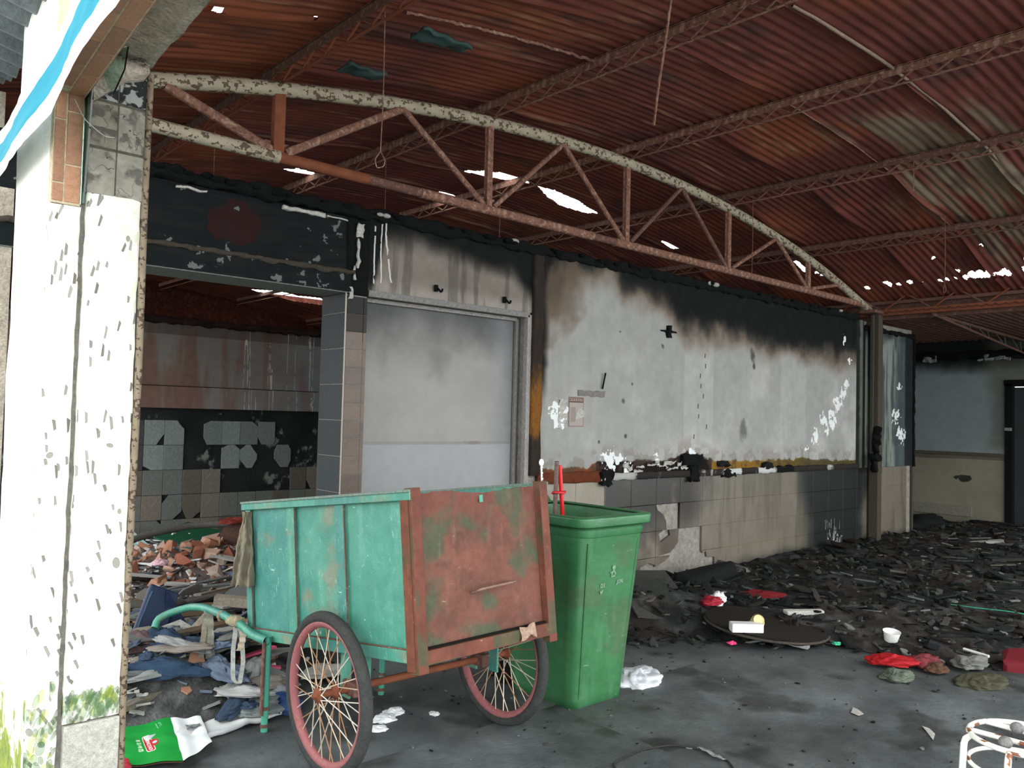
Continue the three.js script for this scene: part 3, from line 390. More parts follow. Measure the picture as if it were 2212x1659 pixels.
  single('cable_conduit', 'thin grey pipe running up the inner edge of the street column', 'pipe', tube([[.9, 0, -2.87], [.897, .8, -2.872], [.901, 1.6, -2.868], [.898, 2.2, -2.87], [.9, 2.62, -2.87]], .012, 8, 40), std({ map: rep(T_peel, .7, .3), color: col(190, 180, 175), roughness: .6 }));
  single('loose_wire', 'thin pale wire sagging beside the glass on the street column', 'wire', tube([[.665, 2.46, -2.84], [.69, 2.39, -2.8], [.75, 2.36, -2.82], [.79, 2.37, -2.85]], .0016, 5, 24), M.offwhite);
  // banner cloth on the outside of the beam
  const Tbn = tex(64, 128, (u, v) => { const n = (fbm(u * 8, v * 12, 3) - .5) * 14, c = v > .3 && v < .72 ? [2, 112, 132] : [236, 240, 240]; return [c[0] + n, c[1] + n, c[2] + n]; });
  const lower = [[-3.7, 2.27], [-3.28, 2.285], [-2.91, 2.305], [-2.62, 2.33], [-2.41, 2.375], [-2, 2.43], [-1, 2.5]], upper = [[-3.7, 2.46], [-3.33, 2.47], [-2.92, 2.51], [-2.64, 2.57], [-2.47, 2.6], [-2, 2.66], [-1, 2.74]];
  single('banner', 'white banner with a cyan stripe hung along the street beam', 'banner', grid(60, 12, (u, v) => { const z = -3.7 + 2.7 * u, a = pl(lower, z), b = pl(upper, z); return [.548 + .006 * Math.sin(z * 9) + .012 * v + .004 * IN.noise(z * 12, v * 3, 1), a + (b - a) * v + .004 * IN.noise(z * 40, v, 2) * (1 - v), z]; }), std({ map: Tbn, roughness: .8 }));
  // street-side awning sheet and cladding high on the left
  const aw = thing('awning_sheet', 'grey corrugated awning sheet above the banner at the top left', 'awning', [.6, 2.93, -3.5]);
  part('sheet', aw, grid(70, 8, (u, v) => [-.34 + .42 * v, .0 - .1 * v + .012 * Math.sin(u * 44), -.42 + .9 * u]), std({ color: col(128, 138, 140), map: noise1, roughness: .5, metalness: .3 }));
  part('edge_bar', aw, barGeo([-.33, .01, -.43], [.06, -.1, -.43], .02, .03), M.greyWood);
  const ow = structure('wall_street', 'rear bays of the street front');
  part('beam_core', ow, between(.63, 2.55, -9.2, .88, 3.2, -5.2), lm); part('pier_core', ow, between(.63, 0, -5.3, .88, 2.6, -4.85), lm); part('pier_core', ow, between(.63, 0, -9.5, .88, 2.6, -9.0), lm); part('pier_core', ow, between(.5, 0, .45, .75, 3.2, .75), lm);
  part('infill', ow, between(.63, 0, -17.4, .88, .9, -9.5), lm);
}

// ---------------------------------------------------------------- bowstring trusses and lattice purlins
const chordY = (x) => 3.115 - .0085 * x;
function truss(z, label, dim) {
  const t = thing('roof_truss', label, 'roof truss', [0, 0, z]);
  const P = (a, b) => V(a, b, 0);
  const pts = []; for (let k = 0; k <= 40; k++) { const x = .9 + (10.42 - .9) * k / 40; pts.push([x, arcY(x), 0]); }
  const arch = dim ? M.brown : M.peel;
  const ag = new THREE.TubeGeometry(new THREE.CatmullRomCurve3(pts.map((p) => V(...p))), 110, .047, 10);
  const uv = ag.attributes.uv; for (let i = 0; i < uv.count; i++) uv.setXY(i, uv.getX(i) * 9.7, uv.getY(i) * .3);
  part('arch_chord', t, ag, arch);
  [[.9, 2.3, 'peel'], [2.3, 2.95, 'orange'], [2.95, 3.4, 'brown'], [3.4, 5.2, 'rust'], [5.2, 5.5, 'brown'], [5.5, 7.0, 'rust'], [7.0, 10.42, 'rust']].forEach(([a, b, m], i) => part('bottom_chord', t, rodGeo([a, chordY(a), .0], [b + .01, chordY(b), .0], m === 'peel' ? .042 : m === 'brown' ? .034 : .038, 10), dim ? M.brown : M[m]));
  const nodes = [2.3, 4.03, 5.65, 7.25, 8.87];
  nodes.forEach((x, i) => part('vertical', t, barGeo([x, chordY(x), 0], [x, arcY(x) - .02, 0], i ? .055 : .075, i ? .045 : .05), dim ? M.brown : i ? M.rust : M.orange));
  const mids = [1.6, 3.22, 4.82, 6.44, 8.15, 9.58];
  nodes.forEach((x, i) => { for (const [m, k] of [[mids[i], 0], [mids[i + 1], 1]]) { const d = m < x ? -.05 : .05; part('diagonal', t, rodGeo([x + d, chordY(x) + .03, .012], [m, arcY(m) - .03, .012], i === 0 ? .03 : .022, 7), dim ? M.brown : i === 0 ? M.rust : (i + k) % 3 === 0 ? M.brown : M.rust); } });
  nodes.forEach((x) => part('gusset_plate', t, box(.16, .1, .012, x, chordY(x) + .045, -.02), dim ? M.brown : M.rust));
  return t;
}
truss(zWall, 'bowstring roof truss with a peeling cream arch right above the long wall');
truss(-9.25, 'dim rusty bowstring truss over the rear room wall', true);
function purlin(x, label, mTop, mRod, z0 = -16.9, z1 = .4, style = 0) {
  const y = arcY(x, .026), t = thing('lattice_purlin', label, 'purlin', [x, y, 0], undefined);
  part('top_flange', t, box(.06, .01, z1 - z0, 0, .119, (z0 + z1) / 2), mTop); part('top_web', t, box(.008, .056, z1 - z0, -.026, .09, (z0 + z1) / 2), mTop);
  part('bottom_rod', t, rodGeo([0, .002, z0], [0, .002, z1], .0095, 7), mRod);
  const r = rng(Math.round(x * 100)); let up = false; const half = .128;
  for (let z = z1 - .3; z > (style ? -16 : -10); z -= half) { const o = part('strut', t, rodG, mRod); aim(o, V(-.014, up ? .075 : .004, z), V(-.014, up ? .004 : .075, z - half + .012 * (r() - .5)), .0078); up = !up; }
  return t;
}
purlin(2.3, 'rusty lattice purlin meeting the orange upright at the left of the truss', M.brown, M.orange);
purlin(4.03, 'rusty lattice purlin crossing the cream arch left of its crown', M.rust, M.rust);
purlin(5.65, 'long rusty lattice purlin over the crown of the truss, paler toward the right edge', M.rust, M.rust);
purlin(7.25, 'rusty lattice purlin second above the eave beam', M.brown, M.rust);
purlin(8.87, 'rusty lattice purlin next above the eave beam', M.brown, M.brown);
{
  const e = thing('eave_beam', 'orange-brown lattice eave beam running right from the steel post', 'beam', [10.47, 0, 0]);
  part('top_chord', e, box(.07, .06, 12, 0, 3.17, -3.4), M.brown); part('bottom_chord', e, box(.08, .07, 12, 0, 2.93, -3.4), M.orange); part('middle_rail', e, box(.03, .04, 12, .02, 3.06, -3.4), M.brown);
  for (let k = 0; k < 30; k++) { const o = part('strut', e, rodG, k % 2 ? M.brown : M.orange); aim(o, V(.0, k % 2 ? 2.95 : 3.15, 2.2 - .3 * k), V(0, k % 2 ? 3.15 : 2.95, 1.9 - .3 * k), .012); }
  // lean-to rafters past the eave
  for (let i = 0; i < 4; i++) { const z = -4.1 + 1.3 * i - (i === 0 ? 0 : .1), t = thing('leanto_rafter', ['thin dark lattice rafter in the lean-to nearest the pier', 'thin dark lattice rafter in the lean-to at the right edge', 'thin lattice rafter out past the right edge', 'last thin lattice rafter of the lean-to'][i], 'rafter', [0, 0, z]); part('top_rail', t, rodGeo([10.5, 2.88, 0], [14, 2.82, 0], .02), M.brown); part('bottom_rail', t, rodGeo([10.5, 2.88, 0], [14, 2.62, 0], .016), M.brown); for (let k = 0; k < 9; k++) part('strut', t, rodGeo([11 + .33 * k, 2.87 - .01 * k, 0], [11.16 + .33 * k + (k % 2 ? .1 : -.1), 2.84 - .024 * k, 0], .009, 6), M.greyWood); }
  for (const [x0, x1, z, l] of [[4.3, 10.3, -2.47, 'thin pale iron strip arching under the roof at the right'], [2.5, 4.05, -3.76, 'pale flaking iron strip arching under the roof near the top'], [5.7, 9.0, -3.3, 'faint thin strip along a sheet edge right of the crown']]) { const p = []; for (let k = 0; k <= 24; k++) { const x = x0 + (x1 - x0) * k / 24; p.push([x, arcY(x, ROOFR - .024), z + .003 * Math.sin(k * 1.7)]); } single('arched_strip', l, 'strip', roughen(new THREE.TubeGeometry(new THREE.CatmullRomCurve3(p.map((q) => V(...q))), 120, z < -3.5 ? .01 : z > -3 ? .013 : .006, 6), z < -3.5 ? .008 : .002, 30), z > -3 ? dull(168, 146, 128) : M.rust); }
}
{ // hanging wires and rods
  const wires = [
    ['hanging_wire', 'thin wire with a looped end hanging in front of the arch', 2.3, -3.65, 3.5, 2.86, true], ['hanging_wire', 'thin wire ending beside the truss diagonal left of the crown', 4.03, -6.3, 3.7, 2.95], ['hanging_wire', 'thin wire over the long wall below the bright roof slit', 5.65, -6.6, 3.8, 2.9],
    ['hanging_wire', 'long straight wire hanging from the purlin near the right edge', 8.6, -3.25, 3.5, 2.92, true], ['hanging_wire', 'short bent wire under the purlin right of the truss', 7.25, -3.0, 3.75, 3.52], ['hanging_wire', 'thin wire above the dark lintel', 2.35, -6.0, 3.5, 2.9], ['hanging_wire', 'faint wire beside the right uprights of the truss', 7.3, -4.6, 3.7, 2.95]];
  for (const [n, l, x, z, y1, y0, loop] of wires) { const g = [tube([[x, y1 + .1, z], [x + .004, (y0 + y1) / 2, z + .003], [x, y0, z]], .0028, 5, 14)]; if (loop) g.push(tube([[x, y0, z], [x - .03, y0 - .05, z], [x - .018, y0 - .09, z], [x + .02, y0 - .075, z], [x + .028, y0 - .04, z], [x, y0, z]], .003, 5, 20)); single(n, l, 'wire', mergeGeometries(g), M.rust); }
  single('hanging_rod', 'bent rusty rod hanging from the roof in front of the crown purlin', 'rod', tube([[3.55, 3.86, -2.75], [3.62, 3.6, -2.85], [3.66, 3.4, -2.92], [3.72, 3.2, -3.0]], .008, 6, 24), M.rust);
  single('roof_scrap', 'dark torn sheet scrap caught on the left purlin', 'scrap', roughen(new THREE.BoxGeometry(.35, .02, .12, 14, 1, 6).translate(2.75, 3.62, -3.75), .03, 12), flat(44, 66, 62, .7)); single('roof_scrap', 'dark torn sheet scrap lower on the left purlin', 'scrap', roughen(new THREE.BoxGeometry(.26, .02, .16, 14, 1, 6).translate(2.5, 3.5, -4.2), .03, 12), flat(40, 58, 56, .7));
}
{ // steel post at the end of the long wall
  const p = thing('steel_post', 'brown charred steel post at the right end of the long wall', 'post', [10.42, 0, -4.76]);
  part('post_tube', p, rbox(.11, 2.93, .12, .01, 0, 1.465, 0), dull(88, 80, 70)); part('side_plate', p, rbox(.03, 1.9, .04, .006, -.1, 1.95, .0), dull(84, 80, 72)); part('side_plate', p, rbox(.05, 1.9, .05, .006, .12, 1.85, 0), dull(76, 74, 66));
  part('cap_plate', p, rbox(.5, .04, .2, .005, 0, 2.93, 0), M.brown); for (let k = 0; k < 5; k++) part('charred_lump', p, roughen(new THREE.IcosahedronGeometry(.05 + .015 * k % .03, 2).translate(-.16 + .02 * k, 1.0 + .11 * k, .06), .05, 12, k), M.char);
}
{ // small things on the wall
  const n = thing('wall_notice', 'brown-bordered paper notice with a torn white hole on the long wall', 'notice', [5.055, 1.555, -4.845]);
  const cv = document.createElement('canvas'); cv.width = 180; cv.height = 260; const g = cv.getContext('2d'); g.fillStyle = '#86706a'; g.fillRect(0, 0, 180, 260); g.fillStyle = '#9a928c'; g.fillRect(8, 52, 164, 200); g.fillStyle = '#8a7f7a'; g.fillRect(20, 90, 60, 130); g.fillStyle = '#5c4644'; g.fillRect(8, 8, 164, 40); g.fillStyle = '#c8beb8'; g.font = '14px sans-serif'; for (let i = 0; i < 2; i++) for (let k = 0; k < 7; k++) g.fillRect(16 + k * 22, 16 + i * 14, 14, 6);
  const t = new THREE.CanvasTexture(cv); t.colorSpace = THREE.SRGBColorSpace;
  part('sheet', n, new THREE.BoxGeometry(.178, .25, .003), std({ map: t, roughness: .8 })); part('torn_hole', n, roughen(poly([[-.03, -.04], [.03, -.035], [.07, -.02], [.065, .03], [.02, .05], [-.02, .02]], .002).translate(.02, -.02, .002), .006, 40), M.offwhite);
  single('tape_strip', 'torn grey tape strip above the notice', 'tape', roughen(new THREE.BoxGeometry(.34, .045, .003, 24, 3, 1).translate(5.24, 1.715, -4.846), .012, 14), dull(142, 138, 134)); single('wall_spike', 'short black spike sticking up on the long wall above the tape strip', 'spike', barGeo([5.365, 1.76, -4.835], [5.385, 1.9, -4.82], .016, .012), M.char); single('paint_scrape', 'ragged white scrape left of the notice', 'paint scrape', roughen(new THREE.BoxGeometry(.09, .24, .003, 12, 24, 1).translate(4.89, 1.54, -4.848), .02, 26), M.offwhite);
  for (const [x, y, l] of [[3.55, 2.415, 'black hook in the plaster above the walled-up doorway, nearer the pier'], [4.21, 2.405, 'black hook in the plaster above the walled-up doorway, nearer the burnt board']]) { const h = thing('wall_hook', l, 'hook', [x, y, -4.83]); part('plate', h, rbox(.03, .05, .02, .006), M.char); part('prong', h, tube([[0, .01, 0], [.012, -.02, .03], [.02, -.03, .04], [.024, -.005, .045]], .008, 6, 12), M.char); }
  const s = thing('star_fixture', 'burnt cross-shaped wall fixture on the long wall', 'fixture', [6.28, 2.34, -4.835]); part('bar', s, roughen(new THREE.BoxGeometry(.22, .014, .02, 12, 1, 1), .01, 20), M.char); part('bar', s, roughen(new THREE.BoxGeometry(.04, .12, .03, 3, 8, 2), .012, 20), M.char);
}
// ---------------------------------------------------------------- handcart
{
  const cart = thing('handcart', 'green two-wheeled metal handcart with a rusty tailboard', 'handcart', [2.243, 0, -3.087]);
  const L = 1.341, W = .774, H = .659, th = .056, ti = .126;
  const Mx = new THREE.Matrix4().makeTranslation(2.226 - 2.243, .459, -3.286 + 3.087).multiply(new THREE.Matrix4().makeRotationY(th)).multiply(new THREE.Matrix4().makeRotationX(-ti)); // local: x right side, y up, z toward the tailboard
  const hw = W / 2, hl = L / 2;
  const Tg = tex(1024, 512, (u, v) => { const n = fbm(u * 9, v * 5, 5), f = fbm(u * 46, v * 26, 4), st = fbm(u * 30, v * 3, 4); let c = mix([52, 118, 102], [72, 140, 120], n); c = mix(c, [92, 150, 132], ss(.5, .8, st) * .5); c = mix(c, [46, 108, 106], ss(.55, .2, u + .3 * (n - .5)) * .5); c = mix(c, [134, 112, 90], ss(.64, .8, fbm(u * 7 + 30, v * 4 + 4, 5) + .1 * ss(.75, .95, u)) * .6); if (f > .84) c = [150, 180, 168]; if (Math.abs(fbm(u * 60, v * 8 + u * 30, 2) - .5) < .006 && n > .52) c = [120, 164, 148]; const k = (f - .5) * 14; return [c[0] + k, c[1] + k, c[2] + k]; });
  const Te = tex(1024, 1024, (u, v) => { const n = fbm(u * 5, v * 5, 5), f = fbm(u * 40, v * 40, 4), st = fbm(u * 26, v * 3 + 5, 4); let c = mix([94, 58, 48], [118, 74, 60], n); c = mix(c, [84, 54, 46], ss(.45, .75, fbm(u * 9 + 3, v * 9, 4)) * .6); c = mix(c, [102, 58, 48], ss(.75, .98, v + .1 * (n - .5)) * .7); c = mix(c, [66, 78, 58], ss(.6, .8, fbm(u * 4 + 11, v * 4 + 50, 4) + .14 * ss(.3, .02, u) + .14 * ss(.3, .05, v) + .12 * ss(.16, .03, Math.hypot(u - .55, (v - .44) * 1.6))) * .85); c = mix(c, [132, 96, 80], ss(.6, .85, st) * .3); if (f > .86) c = [150, 122, 106]; const k = (f - .5) * 16; return [c[0] + k, c[1] + k, c[2] + k]; });
  const paint = std({ map: Tg, roughness: .55, bumpMap: rep(T_bump, .25), bumpScale: .0008 }), rustSheet = std({ map: Te, roughness: .7, bumpMap: rep(T_bump, .3), bumpScale: .002 });
  const paintR = std({ map: rep(Tg, .9, .5), roughness: .55 }), rustR = std({ map: rep(Te, .9), color: col(255, 235, 225), roughness: .75 });
  const put = (name, g, m, label) => { g = g.clone(); g.applyMatrix4(Mx); return part(name, cart, g, m, null, null, label); };
  const zu = (x, y, z) => [(z + hl) / L, y / H];
  const sheet = (x) => setUV(grid(60, 30, (u, v) => { const z = -hl + L * u, y = H * v; return [x + .006 * IN.noise(z * 5, y * 5, x * 9) * Math.sin(Math.PI * u) + .003 * IN.noise(z * 14, y * 14, 3), y, z]; }), zu);
  const thick = (s) => { const a = sheet(s * (hw - .012)), b = sheet(s * (hw - .016)); return mergeGeometries([a, b]); };
  put('side_panel', thick(-1), paint); put('side_panel', thick(1), paint);
  put('floor_panel', box(W - .03, .012, L - .02, 0, .03, 0), M.wood);
  put('front_panel', box(W - .02, H - .02, .01, 0, H / 2, -hl + .01), paintR);
  // frames on each side
  for (const s of [-1, 1]) {
    put('top_rail', rbox(.03, .034, L + .03, .004, s * (hw - .004), H - .016, -.005), paintR); put('rail_lip', rbox(.036, .012, L + .03, .003, s * (hw - .002), H + .004, -.005), dull(128, 148, 136, .6));
    put('bottom_rail', rbox(.02, .05, L, .004, s * (hw - .006), .028, 0), paintR);
    put('corner_angle', rbox(.012, H - .04, .05, .003, s * (hw - .004), H / 2, -hl + .03), paintR);
    for (const z of [-.235, .172]) put('stiffener', rbox(.014, H - .085, .07, .004, s * (hw - .007), H / 2 + .01, z), paintR);
    for (const z of [-.195, .21, -hl + .058]) put('rust_seam', box(.004, H - .09, .006, s * (hw - .0), H / 2 + .01, z), M.brown);
    put('rust_seam', box(.004, .005, L - .1, s * (hw + .003), .057, 0), M.brown);
    put('tail_post', rbox(.05, H + .05, .045, .004, s * (hw - .02), H / 2 - .01, hl - .01), s < 0 ? rustR : rustR); put('tail_post_flange', rbox(.008, H + .03, .05, .002, s * (hw + .006), H / 2 - .01, hl - .03), s < 0 ? std({ map: rep(Te, .5), color: col(255, 230, 205), roughness: .7 }) : rustR);
  }
  put('front_rail', rbox(W, .03, .03, .004, 0, H - .015, -hl), paintR);
  // tailboard: dished rusty sheet with a ragged top, bottom rail and bar handle
  { const g = setUV(grid(60, 50, (u, v) => { const x = -hw + .05 + (W - .1) * u, top = H - .012 + .012 * Math.sin(u * 9) * (.4 + .6 * fbm(u * 8, 2, 3)) + .006 * IN.noise(u * 20, 1, 1); const y = .04 + (top - .04) * v; const e = Math.sin(Math.PI * u) * Math.sin(Math.PI * cl(v)); return [x, y, hl - .022 + .008 * IN.noise(x * 6, y * 6, 2) + .012 * e * IN.noise(x * 3, y * 3, 7) + .02 * ss(.9, 1, v) * IN.noise(u * 9, 0, 3)]; }), (x, y) => [(x + hw) / W, y / H]); put('tailboard', g, rustSheet, 'rusty tailboard sheet'); }
  put('tail_rail', rbox(W - .06, .055, .05, .004, .0, .022, hl - .012), rustR); put('tail_seam', box(W - .1, .006, .012, 0, .056, hl - .006), M.char);
  { const h = put('tail_handle', tube([[-.072, .232, hl - .02], [-.072, .243, hl + .02], [-.06, .247, hl + .026], [.13, .254, hl + .026], [.142, .254, hl + .018], [.142, .248, hl - .02]], .006, 7, 40, .1), dull(150, 118, 104, .6)); }
  put('paint_patch', box(.02, .03, .003, .0, H - .045, hl - .012), M.tealPaint); put('paper_scrap', roughen(new THREE.BoxGeometry(.09, .05, .006, 10, 6, 1).translate(.2, .035, hl + .018), .02, 22), dull(190, 160, 140));
  // undercarriage, legs and push bar (upright, so not tilted with the box)
  const o = (x, y, z) => [x - 2.243, y, z + 3.087];
  part('axle', cart, rodGeo([-.5, .335, 0], [.5, .335, 0], .016, 10), M.orange);
  const br = []; for (const s of [-1, 1]) { part('fork_plate', cart, rbox(.012, .24, .075, .003, s * .35, .4, -.06), paintR); part('fork_plate', cart, rbox(.012, .2, .06, .003, s * .35, .4, .1), paintR); part('axle_clamp', cart, rbox(.05, .06, .1, .008, s * .35, .335, .0), M.brown); }
  for (const [x, z, i] of [[1.787, -3.684, 0], [2.5, -3.79, 1]]) { part('leg', cart, rodGeo(o(x, 0, z), o(x + .005, .44, z), .016, 12), M.tealPaint); if (!i) part('leg', cart, rodGeo(o(x - .022, .08, z + .01), o(x - .02, .42, z + .01), .009, 8), M.brown); part('leg_ring', cart, rodGeo(o(x, .1, z), o(x, .115, z), .019, 12), M.brown); part('leg_ring', cart, rodGeo(o(x, .02, z), o(x, .035, z), .019, 12), M.brown); }
  const grip = tube([o(1.775, .425, -3.66), o(1.77, .425, -3.8), o(1.755, .455, -3.93), o(1.75, .462, -4.1), o(1.752, .452, -4.35), o(1.73, .43, -4.5), o(1.665, .39, -4.6), o(1.61, .36, -4.62), o(1.585, .32, -4.6)], .02, 12, 60, .4);
  part('push_bar', cart, grip, std({ map: rep(Tg, .6), color: col(235, 250, 245), roughness: .5 })); part('push_bar_wrap', cart, roughen(new THREE.TorusGeometry(.022, .008, 8, 16).translate(...o(1.752, .455, -4.12)), .008, 60), dull(150, 136, 110)); part('push_bar_wrap', cart, roughen(new THREE.CylinderGeometry(.027, .027, .12, 14, 10).rotateX(1.45).translate(...o(1.756, .457, -3.98)), .012, 60), dull(170, 158, 130));
  // wheels: tyre > tread, rim, hub, 36 spokes each
  const tyre = new THREE.TorusGeometry(.309, .025, 14, 96).scale(1, 1, 1.05).rotateY(Math.PI / 2), tp = tyre.attributes.position;
  const tyreG = triUV(tyre), rimP = [[-.016, .277], [-.019, .292], [-.012, .292], [-.008, .276], [0, .272], [.008, .276], [.012, .292], [.019, .292], [.016, .277], [.006, .266], [-.006, .266], [-.016, .277]].map(([a, b]) => new THREE.Vector2(b, a));
  const rimG = triUV(new THREE.LatheGeometry(rimP, 96).rotateZ(Math.PI / 2)), hubG = triUV(new THREE.LatheGeometry([[0, -.062], [.012, -.062], [.013, -.05], [.03, -.046], [.032, -.038], [.024, -.034], [.015, -.02], [.015, .02], [.024, .034], [.032, .038], [.03, .046], [.013, .05], [.012, .062], [0, .062]].map(([a, b]) => new THREE.Vector2(a, b)), 28).rotateZ(Math.PI / 2));
  const Tr = tex(256, 256, (u, v) => { const n = fbm(u * 12, v * 12, 5), f = fbm(u * 50, v * 50, 3); let c = mix([132, 76, 80], [156, 98, 98], n); c = mix(c, [130, 78, 66], ss(.55, .7, f * .5 + n * .5)); return c; });
  const rubber = std({ color: col(74, 76, 74), map: noise03, roughness: .85, bumpMap: rep(T_bump, .06), bumpScale: .0015 }), rimM = std({ map: rep(Tr, .4), roughness: .6 }), hubM = std({ map: rep(T_orange, .2), roughness: .9 }), spokeM = [flat(188, 172, 150, .5, { metalness: .3 }), flat(150, 110, 80, .7), flat(204, 196, 184, .45, { metalness: .3 })];
  for (const [x, s] of [[1.769 - 2.243, -1], [2.717 - 2.243, 1]]) {
    const wg = new THREE.Group(); wg.name = 'wheel'; wg.position.set(x, .335, 0); wg.userData.label = s < 0 ? 'near wheel with a pink rim' : 'far wheel with a pink rim half hidden by the tailboard'; cart.add(wg);
    part('tyre', wg, tyreG, rubber); part('rim', wg, rimG, rimM); part('hub', wg, hubG, hubM);
    const r = rng(s + 40);
    for (let k = 0; k < 36; k++) { const a = k / 36 * 6.283 + .05, off = (k % 4 < 2 ? 1 : -1) * .62, sd = k % 2 ? 1 : -1, ha = a + off; const q = part('spoke', wg, rodG, spokeM[Math.floor(r() * 3)]); aim(q, V(sd * .042, .028 * Math.cos(ha), .028 * Math.sin(ha)), V(sd * .004, .272 * Math.cos(a), .272 * Math.sin(a)), .0024); }
  }
}
{ // rag and straps on the cart
  const cloth = (nu, nv, fn) => triUV(grid(nu, nv, fn));
  single('dirty_rag', 'dirty grey rag hanging on the front corner of the handcart', 'rag', triUV(grid(22, 34, (u, v) => { const w = .06 + .07 * v - .03 * Math.exp(-(((v - .12) / .1) ** 2)), a = u * 2 - 1; const s = a * w * .44, d = .03 * Math.cos(a * 1.4) + .022 * Math.sin(a * 7 + v * 3) * (.3 + v) * .6 + .014 * IN.noise(u * 8, v * 9, 5); return [1.78 + .75 * s - .66 * d + .012 * IN.noise(u * 5, v * 4, 1) - .012 * v, 1.0 - .365 * v + .03 * (v > .85 ? IN.noise(u * 6, 1, 2) : 0), -3.93 + .66 * s + .75 * d]; })), std({ map: tex(256, 256, (u, v) => { const n = fbm(u * 6, v * 6, 5), f = fbm(u * 30, v * 30, 3); let c = mix([98, 90, 76], [150, 143, 126], n * .7 + f * .3); return mix(c, [88, 76, 58], ss(.55, .7, fbm(u * 3 + 9, v * 5, 4)) * .7); }), roughness: 1 }));
  const strap = (pts, w) => { const c = new THREE.CatmullRomCurve3(pts.map((p) => V(...p))); return triUV(grid(4, 40, (u, v) => { const p = c.getPoint(v); return [p.x + (u - .5) * w * .8, p.y, p.z + (u - .5) * w * .6 + .004 * Math.sin(v * 30)]; })); };
  single('webbing_strap', 'ribbed grey strap dangling from the middle of the push bar', 'strap', strap([[1.752, .45, -4.3], [1.757, .36, -4.3], [1.76, .26, -4.29], [1.765, .2, -4.28]], .05), dull(150, 148, 134)); single('webbing_strap', 'long frayed strap hanging to the rubble from the push bar', 'strap', strap([[1.752, .45, -4.32], [1.735, .33, -4.31], [1.72, .2, -4.3], [1.71, .08, -4.3], [1.705, .02, -4.29]], .028), dull(142, 136, 118)); single('webbing_strap', 'looped white strap below the wrapped part of the push bar', 'strap', strap([[1.76, .44, -3.98], [1.75, .3, -3.97], [1.752, .18, -3.96], [1.775, .155, -3.95], [1.79, .24, -3.95], [1.785, .36, -3.95], [1.77, .44, -3.96]], .022), dull(184, 186, 180)); single('webbing_strap', 'torn pale strap end at the front corner of the handcart', 'strap', strap([[1.77, .46, -3.93], [1.765, .4, -3.9], [1.75, .33, -3.9]], .03), dull(200, 186, 166));
  single('plank_prop', 'long pale plank leaning under the push bar', 'plank', barGeo([1.6, .1, -4.6], [2.05, .3, -4.95], .05, .02), M.paleWood);
}

